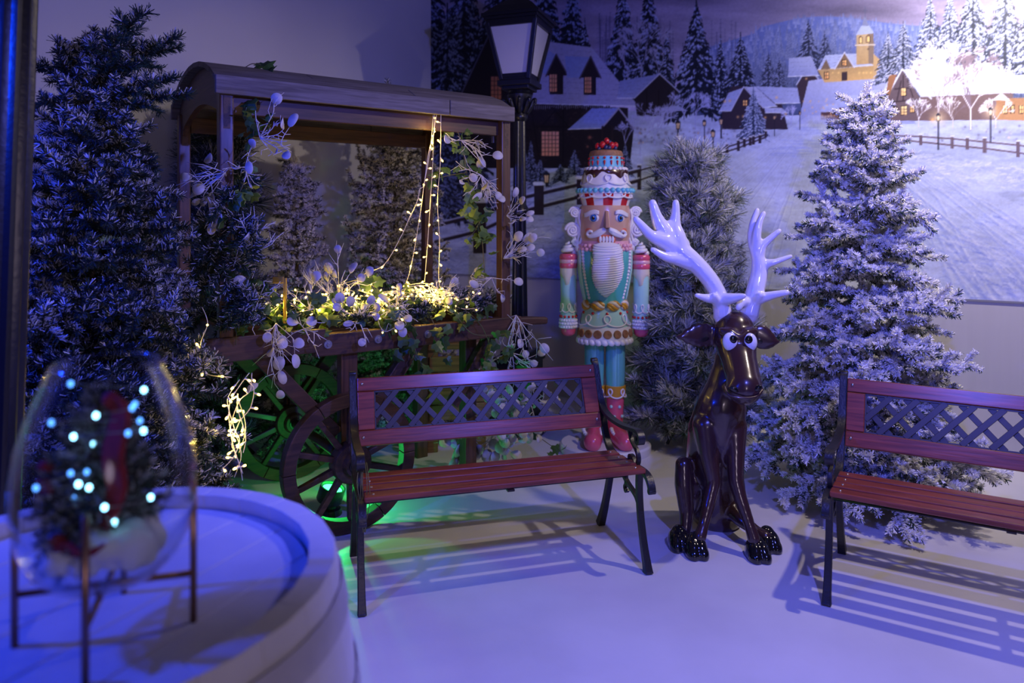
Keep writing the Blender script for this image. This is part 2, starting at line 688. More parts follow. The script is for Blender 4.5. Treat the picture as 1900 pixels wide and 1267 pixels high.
def paint_mural():
    H, W = IMG.shape[:2]
    ys = (np.arange(H) / PS + PY0)[:, None]
    xs = (np.arange(W) / PS + PX0)[None, :]
    # sky
    t = np.clip((ys + 70) / 300, 0, 1)[..., None]
    sky = np.array([0.52, 0.49, 0.58]) * (1 - t) + np.array([0.70, 0.68, 0.86]) * t
    cl = fnoise(W, H, (340, 60), 5, 3)[..., None]
    IMG[:] = sky * (0.66 + 0.62 * cl)
    # ground snow
    hy = 205.0
    g = np.clip((ys - hy) / 350, 0, 1)[..., None]
    sn = np.array([0.74, 0.79, 0.95]) * (1 - g) + np.array([0.84, 0.87, 0.97]) * g
    n1 = fnoise(W, H, (150, 40), 5, 8)[..., None]
    n2 = fnoise(W, H, (40, 9), 4, 9)[..., None]
    sn = sn * (0.66 + 0.38 * n1 + 0.20 * n2)
    mask = (ys > hy + 0 * xs)
    IMG[mask] = np.broadcast_to(sn, IMG.shape)[mask]
    # far wooded hill
    def ridge(x):
        return 78 - 46 * math.exp(-((x - 1520) / 150.0) ** 2) - 22 * math.exp(-((x - 1750) / 140.0) ** 2) - 40 * (x > 1900)
    pts = [(1290, 214)] + [(x, ridge(x) if x > 1400 else 95 - (x - 1290) * 0.3) for x in range(1290, 2081, 10)] + [(2080, 214)]
    pfill(pts, (0.46, 0.53, 0.78), 1, (0.26, 0.31, 0.48))
    for row in range(11):
        yb = row * 12
        f = row / 10
        for k in range(170):
            x = 1288 + 795 * RS.rand()
            y0 = (ridge(x) if x > 1400 else 95 - (x - 1290) * 0.3) + yb + 9 * RS.rand() - 9
            sz = 2.6 + 3.2 * f + 1.6 * RS.rand()
            hh = sz * (4.4 + 1.8 * RS.rand())
            if y0 + hh > 216:
                continue
            g_ = RS.rand()
            top_c = mixc(mixc((0.56, 0.62, 0.84), (0.24, 0.29, 0.42), f), (0.15, 0.18, 0.27), 0.4 * g_)
            bot_c = mixc((0.60, 0.65, 0.84), (0.20, 0.24, 0.34), f * 0.9)
            q = []
            nlev = 4
            for s_ in (1, -1):
                side_ = []
                for l_ in range(nlev):
                    a_ = (l_ + 1) / nlev
                    side_.append((x + s_ * sz * a_, y0 + hh * (a_ - 0.04)))
                    side_.append((x + s_ * sz * a_ * 0.55, y0 + hh * (a_ - 0.02)))
                q.append(side_)
            pfill([(x, y0)] + q[0] + q[1][::-1], top_c, 0.92, bot_c)
            if f > 0.15:
                for l_ in range(3):
                    a_ = 0.3 + 0.22 * l_
                    ss = RS.choice([-1, 1])
                    pline([(x, y0 + hh * a_), (x + ss * sz * a_ * 0.9, y0 + hh * (a_ + 0.10))], 0.8, (0.74, 0.79, 0.94), 0.5)
    haze = np.exp(-((ys - 150) / 60.0) ** 2) * np.exp(-((xs - 1560) / 260.0) ** 2) * 0.22
    IMG[:] = IMG * (1 - haze[..., None]) + np.array([0.62, 0.66, 0.86]) * haze[..., None]
    # thin bare forest left of centre
    for k in range(60):
        x = 1040 + 330 * RS.rand()
        y0 = 20 + 60 * RS.rand() + max(0, (x - 1200) * 0.1)
        pline([(x, y0), (x + 2 * RS.randn(), 190)], 0.8 + RS.rand(), (0.30, 0.30, 0.42), 0.6)
        for q in range(14):
            yy = y0 + (150 - y0) * q / 14
            L = 2 + q * 0.7
            for s in (-1, 1):
                pline([(x, yy), (x + s * L, yy + L * 0.5 * (RS.rand() - 0.2))], 0.7, (0.34, 0.35, 0.48), 0.5)
    # dark spruce wood at the far left
    for (cx, top, base, hw) in ((790, -130, 330, 95), (860, -90, 260, 80), (935, -120, 240, 85), (1010, -60, 200, 62), (1062, -40, 190, 45), (830, 20, 300, 70)):
        spruce(cx, top, base, hw, (0.07, 0.10, 0.16), (0.52, 0.58, 0.74), 0.62, step=8)
    for k in range(420):
        x = 785 + 270 * RS.rand()
        y = -60 + 250 * RS.rand()
        L = 6 + 10 * RS.rand()
        c = mixc((0.60, 0.66, 0.82), (0.25, 0.30, 0.45), RS.rand())
        pline([(x, y), (x + L * 0.5 * RS.choice([-1, 1]), y + L * 0.5), (x + L * 0.6 * RS.choice([-1, 1]), y + L)], 0.9, c, 0.6)
    # spruces of the left and middle
    for a in ((1085, 40, 175, 24), (1155, -35, 185, 38), (1203, -30, 170, 40), (1237, 60, 185, 20), (1337, 70, 190, 18), (1292, 6, 205, 50), (1374, 66, 190, 36), (1426, 100, 172, 20), (1446, 110, 175, 18), (1500, 40, 130, 24), (1530, 60, 130, 18)):
        spruce(*a, amt=0.55, snow=(0.66, 0.70, 0.86), fog=0.0 if a[0] < 1400 else 0.25)
    # bare frosted trees behind the houses
    for (x, y, L, d) in ((1190, 150, 26, 7), (1165, 150, 18, 6), (1222, 150, 18, 6)):
        bare(x, y, 0, L, 2.0, (0.62, 0.62, 0.74), d)
    # the big house on the left
    pfill([(850, 184), (916, 46), (1000, 70), (1030, 195), (1165, 200), (1165, 312), (862, 312)], (0.15, 0.12, 0.14), 1, (0.12, 0.10, 0.13))
    for k in range(260):
        x = 870 + 290 * RS.rand()
        y = 200 + 105 * RS.rand()
        w = 3 + 4 * RS.rand()
        pfill([(x, y), (x + w, y), (x + w, y + 3), (x, y + 3)], mixc((0.24, 0.19, 0.20), (0.13, 0.11, 0.13), RS.rand()), 0.8)
    pline([(852, 182), (916, 46)], 3, (0.35, 0.36, 0.48))
    for (xa, ya, xb, yb) in ((985, 200, 1000, 290), (1005, 235, 1030, 205), (1030, 205, 1055, 235), (1045, 200, 1045, 300), (995, 235, 1100, 235), (880, 190, 1000, 192), (870, 240, 985, 240)):
        pline([(xa, ya), (xb, yb)], 2.6, (0.09, 0.07, 0.09))
    roof([(1016, 77), (1098, 88), (1185, 197), (984, 192)], (0.66, 0.67, 0.80), (0.62, 0.63, 0.80), 11)
    for x in range(988, 1184, 4):
        pline([(x, 196), (x, 198 + 5 * RS.rand())], 1.0, (0.85, 0.87, 0.95), 0.8)
    for (ax, ay, l, rr, wb, wx0, wx1, wy0, wy1) in ((1032, 102, 1014, 1053, 175, 1020, 1033, 138, 170), (1096, 106, 1077, 1114, 176, 1085, 1097, 143, 172)):
        pfill([(ax - 48, ay - 2), (ax, ay), (l, ay + 38), (ax - 44, ay + 38)] if ax > 1050 else [(ax - 14, ay - 8), (ax, ay), (l, ay + 38), (l - 10, ay + 30)], (0.55, 0.62, 0.84))
        pfill([(ax, ay), (rr, ay + 38), (rr - 8, ay + 38), (rr - 8, wb), (l + 6, wb), (l + 6, ay + 38), (l, ay + 38)], (0.15, 0.12, 0.15))
        pline([(l - 1, ay + 39), (ax, ay - 1), (rr + 1, ay + 39)], 2.6, (0.30, 0.27, 0.33))
        window(wx0, wy0, wx1, wy1, (0.92, 0.66, 0.52), 3, 4)
    window(1005, 244, 1037, 289, (0.90, 0.66, 0.58), 5, 6)
    window(911, 142, 930, 184, (0.80, 0.52, 0.42), 3, 5)
    pfill([(1146, 201), (1176, 238), (1168, 312), (1112, 312), (1112, 238)], (0.12, 0.10, 0.13))
    roof([(1098, 201), (1148, 200), (1116, 238), (1054, 240)], (0.50, 0.57, 0.84), (0.55, 0.62, 0.86), 5)
    pline([(1116, 238), (1148, 201), (1177, 238)], 3, (0.62, 0.62, 0.74))
    for x in (1118, 1136, 1160):
        pline([(x, 235), (x, 310)], 3.4, (0.17, 0.13, 0.15))
    pglow(1094, 255, 7, (0.85, 0.5, 0.4), 0.8)
    pglow(1090, 272, 5, (0.8, 0.5, 0.4), 0.8)
    # second house
    pfill([(1223, 138), (1258, 168), (1250, 215), (1182, 215), (1178, 182)], (0.15, 0.13, 0.16))
    roof([(1150, 150), (1224, 137), (1177, 182), (1145, 182)], (0.52, 0.57, 0.78), (0.58, 0.62, 0.82), 5)
    pline([(1177, 182), (1224, 137), (1260, 170)], 2.4, (0.70, 0.72, 0.84))
    pfill([(1225, 200), (1258, 195), (1276, 206), (1228, 206)], (0.62, 0.65, 0.82))
    for x in (1200, 1222, 1240):
        pline([(x, 168), (x, 214)], 2, (0.10, 0.08, 0.10))
    # third group
    pfill([(1340, 190), (1358, 160), (1380, 160), (1450, 190), (1462, 240), (1340, 240)], (0.20, 0.16, 0.20))
    roof([(1352, 172), (1380, 162), (1356, 206), (1334, 206)], (0.60, 0.65, 0.84), (0.66, 0.7, 0.88), 4)
    roof([(1382, 161), (1402, 161), (1442, 197), (1416, 200)], (0.70, 0.73, 0.88), (0.66, 0.7, 0.88), 4)
    roof([(1402, 160), (1480, 163), (1484, 191), (1438, 192)], (0.64, 0.68, 0.86), (0.66, 0.7, 0.88), 4)
    roof([(1418, 200), (1450, 200), (1462, 209), (1420, 209)], (0.70, 0.73, 0.88), (0.66, 0.7, 0.88), 3)
    pline([(1356, 206), (1380, 161), (1416, 200)], 2, (0.74, 0.76, 0.9))
    window(1379, 186, 1386, 196, WARM, 2, 2)
    for (x, y) in ((1345, 188), (1354, 187), (1369, 217), (1379, 216), (1441, 181), (1420, 218), (1438, 216), (1458, 212)):
        pglow(x, y, 5, WARM, 1)
    pfill([(1500, 121), (1528, 160), (1522, 212), (1490, 212), (1478, 156)], (0.24, 0.19, 0.22))
    pline([(1478, 157), (1500, 121), (1528, 160)], 2.4, (0.72, 0.75, 0.88))
    for (x, y) in ((1496, 146), (1510, 152), (1508, 168), (1515, 168), (1498, 174), (1505, 200)):
        pglow(x, y, 4.2, WARM, 1)
    # church and hall on the hill
    pfill([(1500, 150), (1640, 130), (1700, 230), (1480, 230)], (0.70, 0.73, 0.88), 1, (0.6, 0.64, 0.85))
    pfill([(1516, 128), (1630, 112), (1628, 146), (1530, 153)], (0.66, 0.56, 0.38), 1, (0.86, 0.70, 0.44))
    roof([(1464, 108), (1505, 104), (1520, 140), (1462, 142)], (0.68, 0.72, 0.86), (0.6, 0.64, 0.82), 4)
    roof([(1531, 102), (1596, 99), (1620, 121), (1518, 129)], (0.72, 0.77, 0.90), (0.7, 0.75, 0.9), 5)
    pfill([(1567, 98), (1584, 124), (1550, 127)], (0.52, 0.43, 0.32))
    pline([(1549, 128), (1567, 97), (1585, 125)], 2, (0.84, 0.86, 0.94))
    pfill([(1533, 110), (1541, 128), (1523, 129)], (0.5, 0.42, 0.33))
    window(1563, 112, 1570, 121, WARM, 2, 2)
    window(1530, 134, 1537, 146, WARM, 2, 2)
    for x in (1545, 1556, 1594, 1602, 1608, 1616, 1622):
        pglow(x, 135, 4, (1, 0.85, 0.5), 1)
    pfill([(1562, 134), (1572, 133), (1572, 149), (1562, 150)], (0.25, 0.2, 0.2))
    pfill([(1589, 64), (1621, 62), (1622, 118), (1589, 120)], (0.80, 0.70, 0.52), 1, (0.74, 0.62, 0.42))
    pfill([(1611, 63), (1621, 62), (1622, 118), (1612, 118)], (0.55, 0.48, 0.4))
    pline([(1587, 84), (1623, 83)], 2.2, (0.88, 0.84, 0.76))
    pfill([(1588, 65), (1622, 62), (1613, 48), (1598, 48)], (0.72, 0.77, 0.88))
    pfill([(1599, 48), (1612, 48), (1606, 30), (1604, 30)], (0.55, 0.58, 0.7))
    pline([(1605, 32), (1605, 12)], 1.4, (0.4, 0.42, 0.52))
    pline([(1601, 20), (1609, 20)], 1.2, (0.4, 0.42, 0.52))
    for (x, y) in ((1597, 73), (1611, 71)):
        pfill([(x - 4, y + 8), (x - 4, y - 3), (x, y - 7), (x + 4, y - 3), (x + 4, y + 8)], (0.35, 0.27, 0.22))
        pfill([(x - 2.6, y + 7), (x - 2.6, y - 2), (x, y - 5), (x + 2.6, y - 2), (x + 2.6, y + 7)], (1, 0.86, 0.55))
    pglow(1611, 91, 4, (0.25, 0.2, 0.18), 1)
    pfill([(1621, 100), (1634, 112), (1632, 146), (1621, 146)], (0.78, 0.66, 0.46))
    # lower roofs in the middle
    for (x0, y0, x1, y1) in ((1545, 178, 1600, 200), (1590, 168, 1640, 196), (1520, 195, 1560, 208), (1610, 185, 1655, 205)):
        pfill([(x0, y1), (x0 + 10, y0), (x1 - 8, y0 - 2), (x1, y1)], (0.72, 0.76, 0.92), 1, (0.64, 0.68, 0.88))
        pfill([(x0 + 3, y1), (x1 - 2, y1), (x1 - 2, y1 + 14), (x0 + 3, y1 + 14)], (0.34, 0.24, 0.26))
        for q in range(6):
            pglow(x0 + 6 + (x1 - x0 - 12) * q / 5, y1 + 6 + 3 * RS.rand(), 4, WARM, 0.95)
    for k in range(60):
        pglow(1490 + 160 * RS.rand(), 180 + 36 * RS.rand(), 1.6 + 2 * RS.rand(), WARM, 0.8)
    # spruces on the right
    for a in ((1726, -6, 130, 34), (1763, -16, 125, 30), (1805, -36, 125, 48), (1865, -44, 150, 52), (1915, -20, 150, 46), (1975, -40, 150, 50), (2040, -40, 160, 50), (1648, 62, 150, 28), (1676, 44, 140, 30)):
        spruce(*a, amt=0.9, snow=(0.93, 0.95, 1.0), dark=(0.20, 0.23, 0.28), fog=0.12)
    # big house on the right
    roof([(1675, 129), (1840, 116), (1890, 171), (1710, 182)], (0.90, 0.92, 0.98), (0.86, 0.89, 0.98), 5)
    pfill([(1674, 129), (1708, 182), (1706, 224), (1652, 224), (1652, 190), (1640, 190)], (0.40, 0.35, 0.37), 1, (0.42, 0.35, 0.35))
    pfill([(1708, 180), (1880, 172), (1880, 222), (1706, 224)], (0.45, 0.37, 0.36))
    pline([(1639, 191), (1674, 128), (1728, 183)], 3, (0.9, 0.92, 0.98))
    for (xa, ya, xb, yb) in ((1652, 190, 1706, 184), (1660, 165, 1690, 163), (1676, 140, 1676, 186), (1664, 188, 1672, 150), (1696, 186, 1684, 150)):
        pline([(xa, ya), (xb, yb)], 2.2, (0.22, 0.17, 0.18))
    pfill([(1694, 116), (1713, 113), (1713, 143), (1698, 139)], (0.50, 0.44, 0.44))
    pline([(1693, 115), (1714, 112)], 3, (0.93, 0.94, 0.98))
    pfill([(1640, 178), (1650, 140), (1664, 138), (1650, 178)], (0.62, 0.44, 0.3))
    pfill([(1632, 182), (1648, 150), (1642, 182)], (0.8, 0.84, 0.95))
    window(1672, 164, 1681, 177, (1, 0.88, 0.6), 2, 2)
    window(1672, 197, 1682, 213, (1, 0.9, 0.62), 2, 3)
    window(1657, 200, 1664, 213, (1, 0.85, 0.55), 2, 2)
    window(1689, 196, 1696, 208, (1, 0.85, 0.55), 2, 2)
    pglow(1643, 208, 7, (1, 0.85, 0.6), 1)
    # houses past the right end
    roof([(1860, 142), (2040, 128), (2080, 172), (1880, 172)], (0.92, 0.93, 0.98), (0.9, 0.92, 0.98), 4)
    pfill([(1846, 184), (2080, 172), (2080, 230), (1846, 222)], (0.62, 0.46, 0.32), 1, (0.74, 0.56, 0.38))
    for x in (1862, 1876, 1892, 1912, 1940, 1970):
        window(x, 196, x + 6, 210, (1, 0.86, 0.55), 2, 2)
    pfill([(1840, 186), (1858, 172), (1874, 186)], (0.93, 0.94, 0.98))
    # frosted bare trees on the right, shrubs
    for (x, y, L, d, w) in ((1801, 240, 38, 9, 3.6), (1741, 236, 29, 8, 2.2), (1705, 236, 15, 6, 1.8), (1768, 238, 16, 6, 1.6), (1848, 238, 16, 6, 1.8), (1935, 240, 26, 7, 2.4)):
        bare(x, y, 0, L, w, (0.50, 0.44, 0.48), d - 1, 0.62)
        bare(x, y, 0, L, w * 0.7, (0.96, 0.96, 1.0), d, 0.62)
    for (x, y, L, d) in ((1188, 290, 26, 7), (1160, 285, 18, 6), (1215, 270, 20, 7), (1290, 240, 19, 7), (1270, 225, 12, 6), (1245, 225, 14, 6), (1468, 232, 10, 6)):
        bare(x, y, 0, L, 2.0, (0.66, 0.68, 0.88), d, 0.7)
    for k in range(260):
        if RS.rand() < 0.5:
            x, y = 1180 + 290 * RS.rand(), 238 + 28 * RS.rand()
            if x > 1420 - (y - 245) * 2.0:
                continue
        else:
            x, y = 1690 + 390 * RS.rand(), 232 + 30 * RS.rand()
        rr = 2 + 4 * RS.rand()
        pglow(x, y, rr, mixc((0.28, 0.24, 0.30), (0.86, 0.88, 0.97), RS.rand()), 0.8)
        if RS.rand() < 0.10:
            pglow(x, y, 3, (1, 0.75, 0.5), 0.9)
    # snowy little firs
    spruce(1398, 164, 250, 27, dark=(0.2, 0.25, 0.38), snow=(0.82, 0.86, 0.98), amt=1.0)
    for a in ((975, 285, 335, 22), (1002, 296, 338, 18), (1066, 278, 325, 17), (1160, 268, 322, 15), (1040, 305, 335, 18), (1085, 310, 335, 12), (985, 262, 320, 12)):
        spruce(*a, amt=0.8, snow=(0.66, 0.70, 0.86))
    for a in ((850, 250, 350, 40), (890, 290, 380, 36), (815, 220, 400, 50)):
        spruce(*a, amt=0.6, dark=(0.10, 0.12, 0.2), snow=(0.42, 0.48, 0.66))
    # snow banks beside the road
    nb = fnoise(PW, PH, (60, 26), 5, 21)
    left = (-(xs - 1480) * 0.62 + 226)
    right_ = ((xs - 1560) * 0.36 + 222)
    dl = (ys - (318 - (xs - 1300) * 0.42))
    al = np.clip(dl / 60, 0, 1) * np.clip((1500 - xs - (ys - 215) * 0.55) / 120, 0, 1) * (ys > 215)
    nb2 = fnoise(PW, PH, (26, 12), 4, 22)
    c_bank = np.array([0.60, 0.66, 0.90]) * (0.40 + 0.62 * nb[..., None] + 0.42 * nb2[..., None])
    al = (al * 0.85)[..., None]
    IMG[:] = IMG * (1 - al) + c_bank * al
    for k in range(1500):
        y = 340 + 190 * RS.rand()
        x = 800 + 560 * RS.rand()
        if x > 1400 - (y - 300) * 0.9:
            continue
        L = 5 + 12 * RS.rand()
        a_ = RS.randn() * 0.7
        pline([(x, y), (x + L * math.cos(a_), y - L * 0.5 * math.sin(a_) - 2), (x + 1.8 * L * math.cos(a_), y + 2 * RS.randn())], 0.9 + 1.6 * RS.rand(), mixc((0.34, 0.39, 0.62), (0.84, 0.87, 0.98), RS.rand()), 0.4)
    # road with wheel tracks
    pfill([(1500, 214), (1542, 214), (2080, 470), (2080, 575), (1010, 575), (1300, 330), (1420, 268)], (0.80, 0.84, 0.98), 0.35, (0.88, 0.90, 0.98))
    for k in range(34):
        u = k / 33.0
        xb = 900 + 1250 * u + 20 * RS.randn()
        pts = []
        for q in range(15):
            s = (q / 14) ** 1.6
            pts.append((1512 + 14 * u + (xb - 1519) * s + 1.5 * RS.randn() * s, 216 + 360 * s))
        wv = 0.6 + 1.0 * RS.rand()
        for a, b_ in zip(pts[:-1], pts[1:]):
            wloc = wv * (0.4 + (a[1] - 210) / 150)
            pline([a, b_], wloc, (0.58, 0.62, 0.82), 0.35)
            pline([(a[0] + wloc * 1.3, a[1]), (b_[0] + wloc * 1.3, b_[1])], wloc * 0.6, (0.95, 0.96, 1.0), 0.4)
    for k in range(900):
        s = RS.rand() ** 0.6
        y = 225 + 350 * s
        x = 1519 + (RS.rand() - 0.42) * 1500 * s
        L = 2 + 16 * s * RS.rand()
        pline([(x, y), (x + L, y + L * 0.18 * RS.randn()), (x + L * 1.7, y + L * 0.3)], 0.7 + 2.2 * s * RS.rand(), mixc((0.52, 0.57, 0.80), (0.97, 0.97, 1.0), RS.rand()), 0.42)
    for k in range(26):
        y = 235 + 60 * RS.rand()
        x = 1519 - (y - 214) * (0.2 + 0.9 * RS.rand())
        pline([(x - 26, y), (x + 20, y + 2 * RS.randn())], 1.6, (0.56, 0.62, 0.88), 0.35)
    # deep ruts running off to the right
    for k in range(16):
        u = k / 15
        v_ = RS.rand()
        pts = [(1540 + 60 * v_, 245 + 12 * RS.randn()), (1590 + 140 * v_, 300 + 14 * RS.randn()), (1650 + 270 * v_, 400 + 20 * RS.randn()), (1700 + 420 * v_, 520 + 30 * RS.randn()), (1740 + 480 * v_, 580)]
        q = [(p.x, p.y) for p in spline([Vector((a_, b_, 0)) for a_, b_ in pts], 7)]
        for a_, b_ in zip(q[:-1], q[1:]):
            wl = 0.8 + (a_[1] - 240) / 45 * (0.5 + RS.rand())
            pline([a_, b_], wl, (0.56, 0.62, 0.88), 0.22)
            pline([(a_[0] + wl, a_[1] - wl * 0.3), (b_[0] + wl, b_[1] - wl * 0.3)], wl * 0.6, (0.98, 0.98, 1.0), 0.28)
    for k in range(420):
        y = 400 + 175 * RS.rand()
        x = 1660 + (y - 400) * 0.9 + 300 * RS.rand()
        L = 8 + 18 * RS.rand()
        pline([(x, y), (x + L * 0.6, y + 2), (x + L, y + L * 0.3)], 1 + 2.5 * RS.rand(), mixc((0.48, 0.55, 0.85), (0.97, 0.97, 1.0), RS.rand()), 0.42)
    # bank on the right
    for k in range(700):
        x = 1600 + 480 * RS.rand()
        yb = 268 + (x - 1600) * 0.10
        y = yb + 44 * RS.rand() + (x - 1600) * 0.04
        pline([(x, y), (x + 5 + 8 * RS.rand(), y + 3 * RS.randn())], 1 + 2 * RS.rand(), mixc((0.74, 0.78, 0.93), (0.98, 0.98, 1.0), RS.rand()), 0.5)
    # fences
    FC = (0.20, 0.16, 0.19)
    def fence(posts, r1, r2, w):
        for (ra, wr) in ((r1, w * 1.5), (r2, w * 1.5)):
            for a, b_ in zip(ra[:-1], ra[1:]):
                pline([a, b_], wr, FC)
                pline([(a[0], a[1] - wr * 0.5), (b_[0], b_[1] - wr * 0.5)], wr * 0.4, (0.82, 0.85, 0.96), 0.85)
        for (x, y0, y1) in posts:
            ww = w * (0.8 + (y1 - y0) / 60)
            pfill([(x - ww, y0), (x + ww, y0), (x + ww, y1), (x - ww, y1)], FC)
            pline([(x - ww * 0.9, y0 - 0.4), (x + ww * 0.9, y0 - 0.4)], ww * 0.8, (0.9, 0.92, 0.98))
    fence([(1421, 243, 255), (1410, 250, 266), (1398, 252, 268), (1392, 254, 270), (1381, 257, 273), (1370, 260, 280), (1349, 267, 286), (1323, 276, 296), (1298, 277, 305), (1252, 288, 326), (1218, 298, 336), (1186, 306, 352)],
          [(1421, 249), (1370, 266), (1323, 280), (1298, 284), (1252, 298), (1186, 316)], [(1421, 254), (1370, 274), (1323, 289), (1298, 295), (1252, 312), (1186, 334)], 2.2)
    fence([(1000, 341, 399), (1078, 330, 380), (1128, 320, 368), (890, 372, 470), (960, 350, 420)],
          [(800, 420), (890, 398), (971, 366), (1079, 341), (1186, 316)], [(800, 450), (890, 428), (971, 391), (1070, 366), (1186, 334)], 5.0)
    FC2 = (0.42, 0.36, 0.40)
    FC = FC2
    fence([(1657, 247, 260), (1682, 249, 263), (1708, 250, 269), (1767, 253, 276), (1795, 255, 277), (1827, 256, 284), (1889, 262, 292), (1960, 270, 305), (2040, 278, 318)],
          [(1650, 251), (1708, 253), (1767, 257), (1827, 263), (1889, 269), (1960, 278), (2080, 292)], [(1650, 257), (1708, 263), (1767, 269), (1827, 275), (1889, 283), (1960, 294), (2080, 310)], 2.6)
    # street lanterns
    for (x, y, bs, s) in ((1258, 233, 300, 1.15), (1307, 229, 258, 0.8), (1338, 226, 256, 0.95), (1323, 249, 296, 1.0), (1437, 218, 252, 0.6), (1484, 210, 240, 0.5), (1014, 331, 345, 1.5)):
        lantern(x, y, bs, s)
    for (x, y, bs) in ((1741, 219, 277), (1838, 208, 264)):
        pglow(x, y, 26, (1, 0.9, 0.72), 0.8)
        lantern(x, y, bs, 1.0)
        pglow(x, y, 9, (1, 0.95, 0.82), 1)
    pglow(1730, 222, 8, (1, 0.75, 0.45), 0.9)


paint_mural()
IMG2 = IMG.reshape(PH // PS, PS, PW // PS, PS, 3).mean(axis=(1, 3))
_g = fnoise(PW // PS, PH // PS, 3, 2, 77)[..., None]
IMG2 = np.clip(IMG2 * (0.95 + 0.1 * _g), 0, 1)

NU, NV = 1000, 465
MU0, MU1 = 0.0, 6.0
MZ0, MZ1 = MURAL_Z, 3.80
uu = np.linspace(MU0, MU1, NU + 1)
zz = np.linspace(MZ0, MZ1, NV + 1)
UU, ZZ = np.meshgrid(uu, zz)
XX = CORNER.x + WD.x * UU + WN.x * 0.004
YY = CORNER.y + WD.y * UU + WN.y * 0.004
# the print was drawn as it looks in the photograph; this turns wall metres into drawing units
DX = 950 + F * XX / np.maximum(YY, 0.5)
DY = CY + F * (CAMH - ZZ) / np.maximum(YY, 0.5)
fx = np.clip(DX - PX0 - 0.5, 0, IMG2.shape[1] - 2.001)
fy = np.clip(DY - PY0 - 0.5, 0, IMG2.shape[0] - 2.001)
ix = fx.astype(int)
iy = fy.astype(int)
ax = (fx - ix)[..., None]
ay = (fy - iy)[..., None]
CC = (IMG2[iy, ix] * (1 - ax) + IMG2[iy, ix + 1] * ax) * (1 - ay) + (IMG2[iy + 1, ix] * (1 - ax) + IMG2[iy + 1, ix + 1] * ax) * ay
CC = np.where(CC <= 0.04045, CC / 12.92, ((CC + 0.055) / 1.055) ** 2.4)
nvv = (NU + 1) * (NV + 1)
co = np.stack([XX, YY, ZZ], -1).reshape(-1, 3).astype(np.float32)
me = bpy.data.meshes.new('winter_village_mural')
me.vertices.add(nvv)
me.vertices.foreach_set('co', co.ravel())
idx = np.arange(nvv).reshape(NV + 1, NU + 1)
quads = np.stack([idx[:-1, :-1], idx[:-1, 1:], idx[1:, 1:], idx[1:, :-1]], -1).reshape(-1, 4)
nq = len(quads)
me.loops.add(nq * 4)
me.loops.foreach_set('vertex_index', quads.ravel().astype(np.int32))
me.polygons.add(nq)
me.polygons.foreach_set('loop_start', np.arange(0, nq * 4, 4, dtype=np.int32))
me.update(calc_edges=True)
at_ = me.color_attributes.new('Col', 'FLOAT_COLOR', 'POINT')
at_.data.foreach_set('color', np.concatenate([CC.reshape(-1, 3), np.ones((nvv, 1))], 1).astype(np.float32).ravel())
me.materials.append(attr_mat('mural_print', 0.55, 0.3))
mural = bpy.data.objects.new('village_mural', me)
COL.objects.link(mural)
tag(mural, 'printed mural of a snowy village with church and road across the right wall', 'mural')
_mb = MB()
_a = CORNER + WN * 0.004
_b = CORNER + WD * 6.0 + WN * 0.004
_mb.beam((_a.x, _a.y, MURAL_Z - 0.004), (_b.x, _b.y, MURAL_Z - 0.004), 0.012, 0.01, (0, 0, 1))
_mb.build('bottom_edge', pm('mural_edge', (0.25, 0.25, 0.3), 0.6), mural)

# ================================================================== artificial trees
M_needle = attr_mat('needle_foil', 0.65, 0.25)
M_bark = pm('tree_trunk', (0.10, 0.07, 0.05), 0.8, noise=0.4, nscale=30, bump=0.4)
M_black = pm('black_metal', (0.012, 0.012, 0.014), 0.35, spec=0.5)


